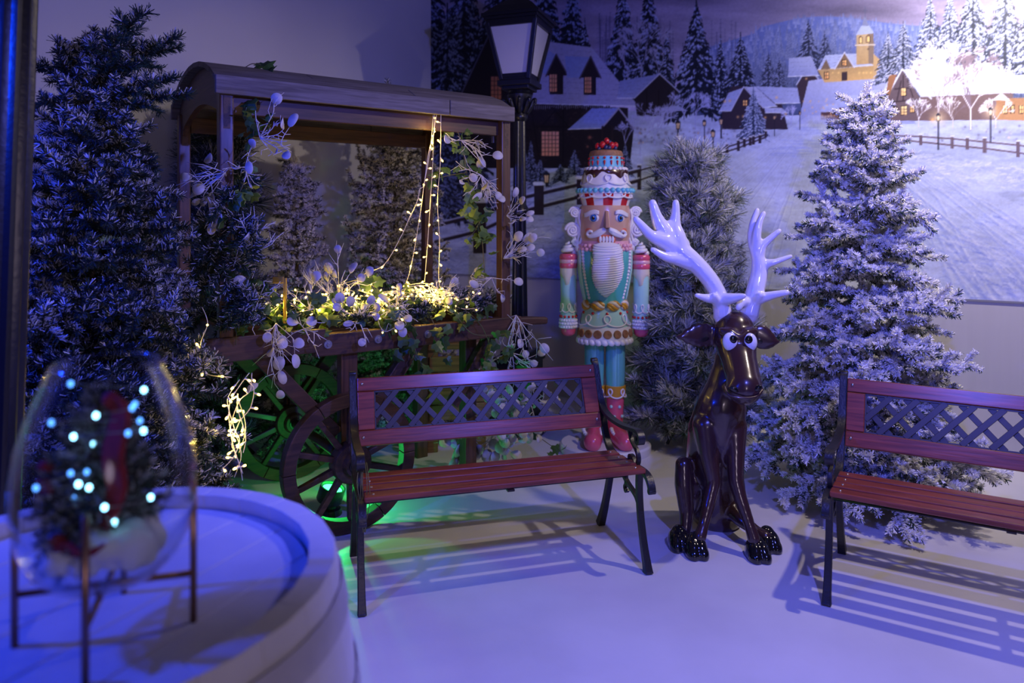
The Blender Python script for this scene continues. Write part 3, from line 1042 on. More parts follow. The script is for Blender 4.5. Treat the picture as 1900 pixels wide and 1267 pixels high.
def needle_mesh(name, segs, nlen, dens, ring, ang, width, cols, flock, seed, up_bias=0.35, stem_r=0.003, tipfan=0):
    """segs: list of polylines (np arrays); bottle-brush of flat needles round each of them"""
    rs = np.random.RandomState(seed)
    V, Fc, C = [], [], []
    P, D, Lh = [], [], []
    for s in segs:
        s = np.asarray(s, float)
        dl = np.linalg.norm(np.diff(s, axis=0), axis=1)
        cum = np.concatenate([[0], np.cumsum(dl)])
        tot = cum[-1]
        m = max(2, int(tot * dens))
        d = (np.arange(m) + rs.rand(m)) / m * tot
        for k in range(3):
            pass
        pos = np.stack([np.interp(d, cum, s[:, k]) for k in range(3)], 1)
        ii = np.clip(np.searchsorted(cum, d) - 1, 0, len(dl) - 1)
        tan = (s[ii + 1] - s[ii]) / dl[ii][:, None]
        P.append(np.repeat(pos, ring, 0))
        D.append(np.repeat(tan, ring, 0))
        Lh.append(np.repeat(0.75 + 0.25 * np.ones(m), ring))
        if tipfan:
            P.append(np.repeat(s[-1:], tipfan, 0))
            t = (s[-1] - s[-2]) / max(dl[-1], 1e-6)
            D.append(np.repeat(t[None], tipfan, 0))
            Lh.append(np.ones(tipfan))
    P = np.concatenate(P)
    D = np.concatenate(D)
    Lh = np.concatenate(Lh)
    n = len(P)
    r1 = rs.randn(n, 3)
    r1[:, 2] += up_bias
    r1 -= (r1 * D).sum(1)[:, None] * D
    r1 /= np.linalg.norm(r1, axis=1)[:, None] + 1e-9
    a = np.radians(ang + 14 * rs.randn(n))
    nd = D * np.cos(a)[:, None] + r1 * np.sin(a)[:, None]
    L = nlen * Lh * (0.75 + 0.45 * rs.rand(n))
    sd = np.cross(nd, rs.randn(n, 3))
    sd /= np.linalg.norm(sd, axis=1)[:, None] + 1e-9
    w = width * (0.8 + 0.4 * rs.rand(n))
    v0 = P - sd * w[:, None] / 2
    v1 = P + sd * w[:, None] / 2
    v2 = P + nd * L[:, None] + sd * w[:, None] * 0.35
    v3 = P + nd * L[:, None] - sd * w[:, None] * 0.35
    V = np.stack([v0, v1, v2, v3], 1).reshape(-1, 3)
    Fq = np.arange(n * 4).reshape(n, 4)
    # flock lies on what points up and outwards, in clumps
    cl = np.sin(P[:, 0] * 31 + seed) * np.sin(P[:, 1] * 37 + 1.3 * seed) * 0.5 + 0.5
    pw = flock * (0.55 + 0.6 * cl) + 0.35 * nd[:, 2]
    fl = rs.rand(n) < pw
    base = np.array(cols[0])[None] * (0.6 + 0.8 * rs.rand(n))[:, None]
    alt = np.array(cols[1])[None] * (0.7 + 0.6 * rs.rand(n))[:, None]
    base = np.where((rs.rand(n) < 0.35)[:, None], alt, base)
    white = np.array(cols[2])[None] * (0.86 + 0.14 * rs.rand(n))[:, None]
    c = np.where(fl[:, None], white, base)
    c4 = np.repeat(np.concatenate([c, np.ones((n, 1))], 1), 4, 0)
    # stems
    mb = MB()
    for s in segs:
        mb.tube([tuple(p) for p in s], [stem_r * (1 - 0.6 * k / (len(s) - 1)) for k in range(len(s))], 4)
    sv = np.array(mb.v)
    nf = len(V)
    verts = np.concatenate([V, sv])
    faces = [tuple(q) for q in Fq] + [tuple(i + nf for i in f) for f in mb.f]
    me = bpy.data.meshes.new(name)
    me.from_pydata(verts.tolist(), [], faces)
    at2 = me.color_attributes.new('Col', 'FLOAT_COLOR', 'POINT')
    sc = np.tile(np.array([[0.06, 0.05, 0.04, 1.0]]), (len(sv), 1))
    at2.data.foreach_set('color', np.concatenate([c4, sc]).astype(np.float32).ravel())
    me.materials.append(M_needle)
    me.update()
    return me


def fir_segs(L, seed, droop=0.10, twig=0.38, gap=0.045, flat=0.25):
    rs = np.random.RandomState(seed)
    m = 8
    ts = np.linspace(0, 1, m)
    main = np.stack([L * ts, 0.02 * L * np.sin(3 * ts + seed), -droop * L * ts ** 1.6], 1)
    segs = [main]
    k = 0
    x = 0.18 * L
    while x < 0.94 * L:
        t = x / L
        p = np.array([x, np.interp(x, main[:, 0], main[:, 1]), np.interp(x, main[:, 0], main[:, 2])])
        s = 1 if k % 2 else -1
        tl = (twig * L * (1 - t) + 0.05) * (0.8 + 0.4 * rs.rand())
        az = math.radians(48 + 14 * rs.randn())
        el = flat * rs.randn()
        d = np.array([math.cos(az), s * math.sin(az), el])
        d /= np.linalg.norm(d)
        q = [p]
        for j in range(1, 4):
            f = j / 3
            q.append(p + d * tl * f + np.array([0, 0, -droop * tl * f * f]))
        segs.append(np.array(q))
        if tl > 0.13:
            for s2 in (-1, 1):
                pp = q[1]
                az2 = az * s + s2 * 0.75
                d2 = np.array([math.cos(az2), math.sin(az2), el + 0.15 * rs.randn()])
                l2 = tl * 0.42
                segs.append(np.array([pp, pp + d2 * l2 * 0.5, pp + d2 * l2 + np.array([0, 0, -0.02 * l2])]))
        if rs.rand() < 0.35:
            d3 = np.array([0.7, s * 0.2, 0.7 + 0.2 * rs.rand()])
            segs.append(np.array([p, p + d3 * 0.03, p + d3 * (0.05 + 0.05 * rs.rand())]))
        x += gap * (0.8 + 0.4 * rs.rand())
        k += 1
    return segs


def pine_segs(L, seed):
    rs = np.random.RandomState(seed)
    ts = np.linspace(0, 1, 6)
    main = np.stack([L * ts, 0.03 * L * np.sin(2 * ts + seed), 0.10 * L * ts ** 2], 1)
    segs = [main[3:]]
    stems = [main]
    for k in range(max(3, int(L / 0.06))):
        t = 0.3 + 0.65 * rs.rand()
        p = np.array([np.interp(t, ts, main[:, j]) for j in range(3)])
        az = (1 if k % 2 else -1) * math.radians(35 + 25 * rs.rand())
        d = np.array([math.cos(az), math.sin(az), 0.35 * rs.randn() + 0.2])
        d /= np.linalg.norm(d)
        tl = 0.09 + 0.06 * rs.rand()
        segs.append(np.array([p + d * 0.02, p + d * tl * 0.6, p + d * tl]))
    return segs, stems


def branch_set(kind, prefix, lens, cols, flock, seed, **kw):
    out = []
    for i, L in enumerate(lens):
        row = []
        for v in range(2):
            sd = seed + i * 7 + v * 3
            fl_ = flock * (kw.get('var', (1, 1))[v])
            if kind == 'fir':
                me = needle_mesh('branch', fir_segs(L, sd, kw.get('droop', 0.12), kw.get('twig', 0.38), kw.get('gap', 0.05), kw.get('flat', 0.25)), kw.get('nlen', 0.022), kw.get('dens', 230), kw.get('ring', 5), kw.get('ang', 52), kw.get('width', 0.0032), cols, fl_, sd, stem_r=0.0035)
            else:
                segs, stems = pine_segs(L, sd)
                me = needle_mesh('branch', segs, kw.get('nlen', 0.075), kw.get('dens', 210), kw.get('ring', 5), kw.get('ang', 40), kw.get('width', 0.0026), cols, fl_, sd, stem_r=0.004, tipfan=26)
            row.append(me)
        out.append((L, row))
    return out


def conifer(name, label, base, height, radius, bset, z0=0.12, spacing=0.085, nbot=10, ntop=4, el0=-14, el1=48, power=0.85, seed=1, wob=0.16, lean=(0, 0), stand=True, group='artificial christmas trees', inner=True, cut=None, tip=0.05):
    rs = random.Random(seed)
    t = thing(name, label, 'tree', base, 0, group)
    mb = MB()
    mb.tube([(0, 0, 0.03), (lean[0] * 0.5, lean[1] * 0.5, height * 0.5), (lean[0], lean[1], height * 0.98)], [0.022, 0.016, 0.005], 8)
    mb.build('trunk', M_bark, t, True)
    if stand:
        for k in range(4):
            a = k * math.pi / 2 + 0.5
            d = Vector((math.cos(a), math.sin(a), 0))
            MB().tube([(0, 0, 0.16), d * 0.16 + Vector((0, 0, 0.10)), d * 0.24 + Vector((0, 0, 0.012))], 0.011, 8).build('stand_leg', M_black, t, True)
    z = z0
    k0 = 0.0
    while z < height * 0.985:
        f = (z - z0) / (height - z0)
        R = radius * max(0.0, 1 - f) ** power + tip
        nb = max(3, int(round(nbot + (ntop - nbot) * f)))
        el = math.radians(el0 + (el1 - el0) * f ** 1.3)
        for k in range(nb):
            a = k0 + 2 * math.pi * (k + 0.35 * (rs.random() - 0.5)) / nb
            L = R * (1 + wob * (rs.random() * 2 - 1))
            if cut and cut(a, z):
                continue
            e = el + 0.16 * (rs.random() * 2 - 1)
            Ln = L / max(0.5, math.cos(e))
            best = min(bset, key=lambda q: abs(math.log(q[0] / Ln)))
            s = Ln / best[0]
            me = best[1][rs.randrange(2)]
            zz_ = z + 0.03 * (rs.random() - 0.5)
            M = Matrix.Translation((lean[0] * zz_ / height, lean[1] * zz_ / height, zz_)) @ Matrix.Rotation(a, 4, 'Z') @ Matrix.Rotation(-e, 4, 'Y') @ Matrix.Rotation(0.5 * (rs.random() - 0.5), 4, 'X') @ Matrix.Scale(s, 4)
            piece('branch', me, t, M)
        k0 += 2.4
        z += spacing * (0.75 + 0.5 * (1 - f)) * (0.9 + 0.2 * rs.random())
    best = bset[0]
    M = Matrix.Translation((lean[0], lean[1], height * 0.94)) @ Matrix.Rotation(-1.5, 4, 'Y') @ Matrix.Scale(0.6, 4)
    piece('leader', best[1][0], t, M)
    return t


LENS = (0.12, 0.2, 0.32, 0.46, 0.62)
WH = (0.96, 0.96, 0.97)
FIRSET = branch_set('fir', 'fir', LENS, ((0.035, 0.075, 0.06), (0.06, 0.11, 0.075), WH), 0.97, 11, nlen=0.024, dens=270, ring=8, width=0.0050, gap=0.066, droop=0.14, twig=0.44)
PINESET = branch_set('pine', 'pine', (0.14, 0.24, 0.36, 0.48), ((0.05, 0.085, 0.06), (0.09, 0.11, 0.07), (0.78, 0.78, 0.82)), 0.55, 31, nlen=0.078)
DARKSET = branch_set('fir', 'dark', LENS, ((0.012, 0.035, 0.030), (0.03, 0.05, 0.035), (0.62, 0.62, 0.66)), 0.13, 51, nlen=0.030, dens=230, ring=6, width=0.0034, gap=0.05, ang=50)
CLUMPSET = branch_set('fir', 'clump', (0.12, 0.2, 0.3, 0.42, 0.56), ((0.016, 0.036, 0.032), (0.04, 0.05, 0.038), (0.70, 0.70, 0.74)), 0.27, 71, nlen=0.026, dens=250, ring=7, width=0.0036, gap=0.055, flat=0.4, var=(0.25, 1.45))
DENSESET = branch_set('fir', 'dense', (0.12, 0.2, 0.3, 0.42), ((0.05, 0.06, 0.045), (0.10, 0.09, 0.065), (0.88, 0.85, 0.82)), 0.74, 91, nlen=0.020, dens=260, ring=6, width=0.0036, gap=0.045, ang=58)

# right: tall flocked fir behind the second bench
conifer('snowy_fir_tree', 'tall heavily snow-flocked fir tree between the reindeer and the right bench', (1.90, 3.92, 0), 2.20, 0.58, FIRSET, 0.30, 0.088, 11, 4, -14, 50, 0.85, 3)
# middle: long-needled pine behind the reindeer
conifer('frosted_pine_tree', 'frosted long-needled pine tree between the nutcracker and the reindeer', (1.25, 4.95, 0), 1.88, 0.38, PINESET, 0.16, 0.085, 10, 4, 0, 55, 0.62, 5)
# left: big dark tree beside the black column
def _cut(a, z):
    return False
_tl = conifer('frosted_fir_tree', 'large dark fir tree with snow clumps left of the wooden cart', (-1.65, 2.84, 0), 2.22, 0.64, CLUMPSET, 0.14, 0.080, 12, 5, -18, 35, 0.92, 9, lean=(0.0, 0.0))
for (el, az, z, L) in ((0.75, 0.25, 2.05, .34), (0.55, 0.6, 2.10, .3), (0.9, -0.4, 2.12, .26), (0.45, 0.1, 1.98, .3), (0.6, -0.9, 2.05, .3), (0.35, 0.4, 1.95, .32), (0.7, 2.6, 2.05, .25), (0.5, 3.4, 2.0, .3)):
    q = min(DARKSET, key=lambda r_: abs(r_[0] - L))
    piece('branch', q[1][0], _tl, Matrix.Translation((0.05, 0, z)) @ Matrix.Rotation(az, 4, 'Z') @ Matrix.Rotation(-el, 4, 'Y') @ Matrix.Scale(L / q[0], 4))
# back row behind the cart
conifer('small_fir_tree', 'small slim fir tree with a pointed top seen through the cart', (-1.42, 4.76, 0), 1.88, 0.28, DENSESET, 0.16, 0.075, 9, 4, -10, 45, 0.85, 15)
conifer('dense_fir_tree', 'dense grey frosted fir tree behind the back right post of the cart', (-0.86, 5.30, 0), 2.40, 0.44, DENSESET, 0.16, 0.085, 11, 5, -12, 40, 0.50, 19)
conifer('dark_pine_tree', 'dark long-needled pine tree behind the left end of the cart', (-1.87, 4.52, 0), 2.15, 0.26, branch_set('pine', 'dpine', (0.14, 0.24, 0.36, 0.48), ((0.015, 0.035, 0.030), (0.04, 0.05, 0.04), (0.5, 0.5, 0.55)), 0.2, 111, nlen=0.085), 0.2, 0.095, 9, 4, 0, 50, 0.7, 23)

# ================================================================== garden benches
M_bwood = wood('bench_wood', (0.12, 0.018, 0.010), (0.32, 0.062, 0.030), axis=0, scale=5, rough=0.34, coat=0.25, bump=0.12, stretch=16)
M_iron = pm('bench_iron', (0.014, 0.013, 0.014), 0.38, metal=0.0, spec=0.6, bump=0.15, bscale=90)
M_lattice = pm('bench_lattice', (0.035, 0.032, 0.040), 0.45, spec=0.5)
M_screw = pm('steel_screw', (0.55, 0.55, 0.58), 0.3, metal=1.0)
BW = 1.20


def bench_end(u, parent):
    """cast-iron end frame at u, seen from the side: v runs back, z up"""
    fn = lambda v, z: Vector((u, v, z))
    t = 0.032
    side = (1, 0, 0)
    mb = MB()
    spine = spline([fn(.605, .800), fn(.585, .785), fn(.560, .72), fn(.52, .62), fn(.475, .52), fn(.440, .455), (fn(.39, .410)), fn(.31, .398), fn(.18, .408), fn(.07, .420), fn(.00, .415), fn(-.035, .385), fn(-.042, .355)], 5)
    mb.sweep(spine, t, 0.020, side)
    mb.tube([fn(.598, .798) - Vector((t / 2, 0, 0)), fn(.598, .798) + Vector((t / 2, 0, 0))], 0.014, 10)
    mb.tube([fn(-.040, .362) - Vector((t / 2, 0, 0)), fn(-.040, .362) + Vector((t / 2, 0, 0))], 0.013, 10)
    frame = mb.build('end_frame', M_iron, parent, 'auto', bevel=0.003)
    mb = MB()
    p = spline([fn(.075, .415), fn(.080, .33), fn(.066, .22), fn(.036, .11), fn(.004, .03), fn(-.006, 0.0)], 5)
    n = len(p)
    mb.sweep(p, [0.026 + 0.010 * (k / (n - 1)) ** 3 for k in range(n)], [0.030 - 0.004 * math.sin(math.pi * k / (n - 1)) + 0.014 * (k / (n - 1)) ** 4 for k in range(n)], side)
    mb.build('leg', M_iron, parent, 'auto', bevel=0.003)
    mb = MB()
    p = spline([fn(.345, .400), fn(.385, .31), fn(.425, .20), fn(.470, .09), fn(.516, 0.0)], 5)
    n = len(p)
    mb.sweep(p, [0.026 + 0.010 * (k / (n - 1)) ** 3 for k in range(n)], [0.030 + 0.012 * (k / (n - 1)) ** 4 for k in range(n)], side)
    mb.build('leg', M_iron, parent, 'auto', bevel=0.003)
    # armrest with scroll and its curled support
    mb = MB()
    p = spline([fn(.530, .660), fn(.505, .610), fn(.455, .575), fn(.36, .560), fn(.24, .562), fn(.14, .575), fn(.085, .580), fn(.058, .560), fn(.066, .535), fn(.088, .537), fn(.090, .556)], 5)
    mb.sweep(p, t, 0.016, side)
    mb.build('armrest', M_iron, parent, 'auto', bevel=0.003)
    mb = MB()
    mb.sweep(spline([fn(.175, .562), fn(.155, .525), fn(.100, .490), fn(.085, .455), fn(.105, .418)], 5), 0.018, 0.013, side)
    mb.sweep(spline([fn(.105, .425), fn(.135, .450), fn(.160, .455), fn(.175, .445), fn(.172, .425), fn(.155, .414)], 4), 0.018, 0.010, side)
    mb.build('arm_support', M_iron, parent, 'auto')
    # arched brace between the legs with a leaf knot
    mb = MB()
    mb.sweep(spline([fn(.070, .245), fn(.110, .290), fn(.190, .315), fn(.250, .345), fn(.330, .395)], 5), 0.018, 0.016, side)
    mb.sweep(spline([fn(.200, .318), fn(.225, .29), fn(.212, .272), fn(.195, .285)], 4), 0.016, 0.011, side)
    mb.sweep([fn(.215, .32), fn(.215, .395)], 0.016, 0.014, side)
    mb.sphere(fn(.203, .312), (0.012, 0.022, 0.016), 10, 7)
    mb.build('leg_brace', M_iron, parent, 'auto')
    return frame


def make_bench(label, loc, rotz):
    t = thing('garden_bench', label, 'bench', loc, rotz, 'garden benches')
    bench_end(0.0, t)
    bench_end(BW, t)
    # back rest frame lies in a leaning plane
    b0 = Vector((0, .462, .500))
    b1 = Vector((0, .572, .782))
    up = (b1 - b0).normalized()
    H = (b1 - b0).length
    nrm = Vector((0, -up.z, up.y))
    def bp(u, h, w=0.0):
        return Vector((u, 0, 0)) + b0 + up * h + nrm * w
    def board(name, u0, u1, h0, h1, th=0.024):
        mb = MB()
        mb.plate([(u0, h0), (u1, h0), (u1, h1), (u0, h1)], th, lambda a, b_, w: bp(a, b_, w))
        return mb.build(name, M_bwood, t, bevel=0.004)
    e = 0.018
    top = board('top_rail', e, BW - e, H - 0.062, H)
    bot = board('bottom_rail', e, BW - e, 0.0, 0.068)
    board('stile', e, e + 0.075, 0.069, H - 0.063)
    board('stile', BW - e - 0.075, BW - e, 0.069, H - 0.063)
    for rail, h in ((top, H - 0.03), (bot, 0.036)):
        for u in (e + 0.022, BW - e - 0.022):
            mb = MB()
            mb.sphere(bp(u, h, 0.013), (0.007, 0.004, 0.007), 10, 6)
            mb.build('screw', M_screw, rail, True)
    # lattice panel
    u0, u1, h0, h1 = e + 0.076, BW - e - 0.076, 0.070, H - 0.064
    mb = MB()
    for (a, b_) in (((u0, h0), (u1, h0)), ((u0, h1), (u1, h1))):
        mb.sweep([bp(*a), bp(*b_)], 0.010, 0.010, up)
    for u in (u0, u1):
        mb.sweep([bp(u, h0), bp(u, h1)], 0.010, 0.010, (1, 0, 0))
    lat = mb.build('lattice_border', M_lattice, t)
    hh = h1 - h0
    run = hh * 0.92
    step = 0.104
    for s in (1, -1):
        u = u0 - run
        while u < u1:
            a = [u, h0 if s > 0 else h1]
            b_ = [u + run, h1 if s > 0 else h0]
            # clip to the panel
            def cl(p, q, uc):
                f = (uc - p[0]) / (q[0] - p[0])
                return [uc, p[1] + (q[1] - p[1]) * f]
            if b_[0] > u0 + 0.01 and a[0] < u1 - 0.01:
                if a[0] < u0:
                    a = cl(a, b_, u0)
                if b_[0] > u1:
                    b_ = cl(a, b_, u1)
                w = 0.0035 * s
                MB().sweep([bp(a[0], a[1], w), bp(b_[0], b_[1], w)], 0.025, 0.007, up).build('lattice_strip', M_lattice, t, bevel=0.0015)
            u += step
    # seat: four slats resting in the iron ends
    prof = [(.024, .424), (.112, .420), (.200, .413), (.292, .408)]
    for k, (v, z) in enumerate(prof):
        w = 0.063
        mb = MB()
        mb.box((BW / 2, v, z + 0.012), (BW - 0.02, w, 0.022), Matrix.Rotation(-0.03, 3, 'X'))
        sl = mb.build('seat_slat', M_bwood, t, bevel=0.005)
        for u in (0.045, BW - 0.045):
            MB().sphere((u, v, z + 0.0235), (0.006, 0.006, 0.003), 10, 6).build('screw', M_screw, sl, True)
    mb = MB()
    mb.tube([(0, .21, .345), (BW, .21, .345)], 0.006, 8)
    mb.build('cross_rod', M_iron, t, True)
    mb = MB()
    mb.box((BW / 2, .17, .405), (0.03, .30, 0.008))
    mb.build('seat_strap', M_iron, t)
    return t


make_bench('red-brown slatted garden bench in front of the wooden cart', (-0.575, 2.760, 0), 0.2759)
make_bench('red-brown slatted garden bench cut off by the right edge, before the snowy fir', (1.2376, 2.834, 0), -0.5354)

# ================================================================== wooden market cart
C1 = Vector((-1.281, 3.22, 0))
CE1 = Vector((.817, .577, 0))
CLEN, CDEP = 1.508, 0.90
M_cart = wood('cart_wood', (0.032, 0.014, 0.009), (0.095, 0.043, 0.023), axis=0, scale=4, rough=0.55, coat=0.05, bump=0.4)
M_cartv = wood('cart_post_wood', (0.040, 0.018, 0.011), (0.12, 0.053, 0.028), axis=2, scale=4, rough=0.5, coat=0.08, bump=0.4)
M_cartd = wood('cart_side_wood', (0.036, 0.018, 0.011), (0.10, 0.047, 0.026), axis=1, scale=4, rough=0.55, bump=0.4)
M_roofw = wood('weathered_roof_wood', (0.085, 0.070, 0.066), (0.19, 0.165, 0.16), axis=0, scale=5, rough=0.75, bump=0.5)
M_bolt = pm('cart_bolt', (0.42, 0.42, 0.45), 0.4, metal=0.9)

cart = thing('market_cart', 'brown wooden market cart with curved roof and spoked wheels', 'cart', C1, math.atan2(CE1.y, CE1.x))
PT = 2.085
PWD = 0.060
for (x, y) in ((0, 0), (CLEN, 0), (0, CDEP), (CLEN, CDEP)):
    MB().box((x, y, (0.86 + PT) / 2), (PWD, PWD, PT - 0.86)).build('post', M_cartv, cart, bevel=0.006)
# arched roof of planks
RISE = 0.135
def arch(f):
    return PT + 0.012 + RISE * (1 - (2 * f - 1) ** 2) ** 0.9
NPL = 9
RX0, RX1 = -0.055, CLEN + 0.035
joints = (0.62, 0.30, 0.86, 0.45, 0.70, 0.25, 0.55, 0.80, 0.40)
for k in range(NPL):
    f0, f1 = k / NPL, (k + 1) / NPL
    ya, yb = -0.05 + f0 * (CDEP + 0.10), -0.05 + f1 * (CDEP + 0.10)
    j = RX0 + (RX1 - RX0) * joints[k]
    for (xa, xb) in ((RX0, j - 0.001), (j + 0.001, RX1)):
        mb = MB()
        mb.plate([(ya + 0.001, arch(f0) + 0.02), (yb - 0.001, arch(f1) + 0.02), (yb - 0.001, arch(f1) + 0.045), (ya + 0.001, arch(f0) + 0.045)], xb - xa, lambda a, b_, w, xm=(xa + xb) / 2: Vector((xm + w, a, b_)))
        mb.build('roof_plank', M_roofw, cart, bevel=0.003)
# eave boards, two lengths each
for y in (-0.052, CDEP + 0.052):
    for (xa, xb) in ((RX0, 1.12), (1.124, RX1)):
        MB().box(((xa + xb) / 2, y, PT + 0.020), (xb - xa, 0.026, 0.082)).build('eave_board', M_roofw, cart, bevel=0.004)
# gable boards with a rounded opening
for x in (0.0, CLEN):
    mb = MB()
    outer = [(-0.035 + (CDEP + 0.07) * k / 24, arch((k / 24)) + 0.016) for k in range(25)]
    inner = [(PWD / 2, PT - 0.17), (PWD / 2 + 0.012, PT - 0.12), (PWD / 2 + 0.05, PT - 0.075)] + [(0.12 + (CDEP - 0.24) * k / 12, PT - 0.062 + 0.055 * math.sin(math.pi * k / 12)) for k in range(13)] + [(CDEP - PWD / 2 - 0.05, PT - 0.075), (CDEP - PWD / 2 - 0.012, PT - 0.12), (CDEP - PWD / 2, PT - 0.17)]
    vs = []
    # strip between outer and inner, resampled
    def res(pl, m):
        d = [0]
        for a, b_ in zip(pl[:-1], pl[1:]):
            d.append(d[-1] + math.hypot(b_[0] - a[0], b_[1] - a[1]))
        out = []
        for q in range(m):
            s = d[-1] * q / (m - 1)
            out.append((float(np.interp(s, d, [p[0] for p in pl])), float(np.interp(s, d, [p[1] for p in pl]))))
        return out
    ends0 = [(-0.03, PT - 0.17)] + outer + [(CDEP + 0.03, PT - 0.17)]
    A, B_ = res(ends0, 40), res(inner, 40)
    for q in range(39):
        mb.plate([A[q], A[q + 1], B_[q + 1], B_[q]], 0.03, lambda a, b_, w, xx=x: Vector((xx + w, a, b_)))
    mb.build('gable_board', M_cartd, cart)
# inner roof battens
for y in (0.02, CDEP - 0.02):
    MB().box((CLEN / 2, y, PT - 0.055), (CLEN - 0.06, 0.028, 0.085)).build('top_rail', M_cart, cart, bevel=0.003)
MB().box((CLEN / 2, CDEP / 2, PT + 0.115), (CLEN - 0.06, 0.06, 0.04)).build('ridge_beam', M_cart, cart, bevel=0.003)
for x in (0.03, CLEN - 0.03):
    MB().box((x + (0.012 if x < 1 else -0.012), 0.045, PT - 0.10), (0.004, 0.02, 0.07)).build('angle_bracket', M_bolt, cart)

# tray
TZ = 0.965
for (y, nm) in ((-0.012, 'front'), (CDEP + 0.012, 'back')):
    # long side beam running on as the handle
    bm_ = MB().box(((0.40 + CLEN + 0.10) / 2, y, TZ - 0.055), (CLEN + 0.10 - 0.40, 0.055, 0.105)).build('side_beam', M_cart, cart, bevel=0.005)
    MB().sweep([(CLEN - 0.25, y + 0.05, TZ - 0.045), (CLEN + 0.20, y + 0.05, TZ - 0.045), (CLEN + 0.34, y + 0.05, TZ - 0.055)], [0.05, 0.045, 0.038], [0.06, 0.05, 0.042], (0, 1, 0)).build('handle', M_cart, cart, bevel=0.012)
    MB().box((0.18, y - 0.012, TZ - 0.030), (0.54, 0.03, 0.110)).build('side_board', M_cart, cart, bevel=0.004)
    for x in (0.46, 0.72, 1.00):
        mb = MB()
        s = -1 if y < 0.3 else 1
        mb.tube([(x, y + s * 0.026, TZ - 0.05), (x, y + s * 0.034, TZ - 0.05)], [0.022, 0.020], 16)
        mb.tube([(x, y + s * 0.033, TZ - 0.05), (x, y + s * 0.044, TZ - 0.05)], [0.010, 0.008], 10)
        mb.build('bolt', M_bolt, bm_, 'auto')
for x in (0.0, CLEN):
    MB().box((x, CDEP / 2, TZ - 0.02), (0.03, CDEP - 0.05, 0.15)).build('end_board', M_cartd, cart, bevel=0.004)
for k in range(8):
    y = 0.055 + (CDEP - 0.11) * k / 7
    MB().box((CLEN / 2, y, TZ - 0.085), (CLEN - 0.04, 0.105, 0.018)).build('floor_board', M_cart, cart, bevel=0.002)
# legs and braces below
WXC, WR = 0.567, 0.336
for (y, s) in ((0.03, 1), (CDEP - 0.03, -1)):
    MB().box((WXC + 0.02, y, 0.60), (0.085, 0.06, 0.56)).build('axle_post', M_cartv, cart, bevel=0.004)
    MB().beam((0.14, y, 0.90), (WXC - 0.04, y, 0.46), 0.05, 0.07, (0, 1, 0)).build('brace', M_cart, cart, bevel=0.004)
    MB().beam((1.00, y, 0.90), (WXC + 0.08, y, 0.46), 0.05, 0.07, (0, 1, 0)).build('brace', M_cart, cart, bevel=0.004)
    MB().beam((1.48, y + s * 0.02, 0.90), (1.20, y + s * 0.02, 0.50), 0.05, 0.06, (0, 1, 0)).build('brace', M_cart, cart, bevel=0.004)
for y in (0.16, CDEP - 0.16):
    MB().box((1.37, y, 0.445), (0.075, 0.075, 0.89)).build('prop_leg', M_cartv, cart, bevel=0.005)
MB().tube([(WXC, -0.10, WR), (WXC, CDEP + 0.02, WR)], 0.024, 14).build('axle', M_cartd, cart, True)


def make_wheel(y):
    root = bpy.data.objects.new('wheel', None)
    COL.objects.link(root)
    root.parent = cart
    root.location = (WXC, y, WR)
    # rim as six felloes
    nf = 6
    for k in range(nf):
        mb = MB()
        a0, a1 = 2 * math.pi * k / nf + 0.004, 2 * math.pi * (k + 1) / nf - 0.004
        m_ = 12
        ring = []
        for q in range(m_ + 1):
            a = a0 + (a1 - a0) * q / m_
            for (r_, w) in ((WR, -0.03), (WR, 0.03), (WR - 0.062, 0.03), (WR - 0.062, -0.03)):
                ring.append((math.cos(a) * r_, w, math.sin(a) * r_))
        fs = []
        for q in range(m_):
            for c in range(4):
                fs.append((q * 4 + c, q * 4 + (c + 1) % 4, q * 4 + 4 + (c + 1) % 4, q * 4 + 4 + c))
        fs += [(0, 1, 2, 3), (m_ * 4 + 3, m_ * 4 + 2, m_ * 4 + 1, m_ * 4)]
        mb.add(ring, fs)
        mb.build('felloe', M_cart, root, 'auto', bevel=0.003)
    for k in range(10):
        a = 2 * math.pi * (k + 0.5) / 10
        MB().sweep([(math.cos(a) * 0.05, 0, math.sin(a) * 0.05), (math.cos(a) * (WR - 0.055), 0, math.sin(a) * (WR - 0.055))], [0.036, 0.028], [0.032, 0.026], (0, 1, 0)).build('spoke', M_cart, root, bevel=0.004)
    mb = MB()
    prof = [(0.0, -0.075), (0.050, -0.073), (0.056, -0.060), (0.060, -0.045), (0.092, -0.040), (0.098, -0.030), (0.098, 0.030), (0.090, 0.040), (0.06, 0.05), (0.0, 0.052)]
    vs = MB().lathe([(r_, z) for r_, z in prof], 28)
    mb.add([(p[0], p[2], p[1]) for p in vs.v], vs.f)
    hub = mb.build('hub', M_cartd, root, 'auto')
    mb = MB()
    vs = MB().lathe([(0.026, -0.080), (0.034, -0.080), (0.036, -0.070), (0.026, -0.070)], 24, closed=True)
    mb.add([(p[0], p[2], p[1]) for p in vs.v], vs.f)
    mb.build('hub_ring', M_iron, hub, 'auto')
    return root


make_wheel(-0.057)
make_wheel(CDEP - 0.08)

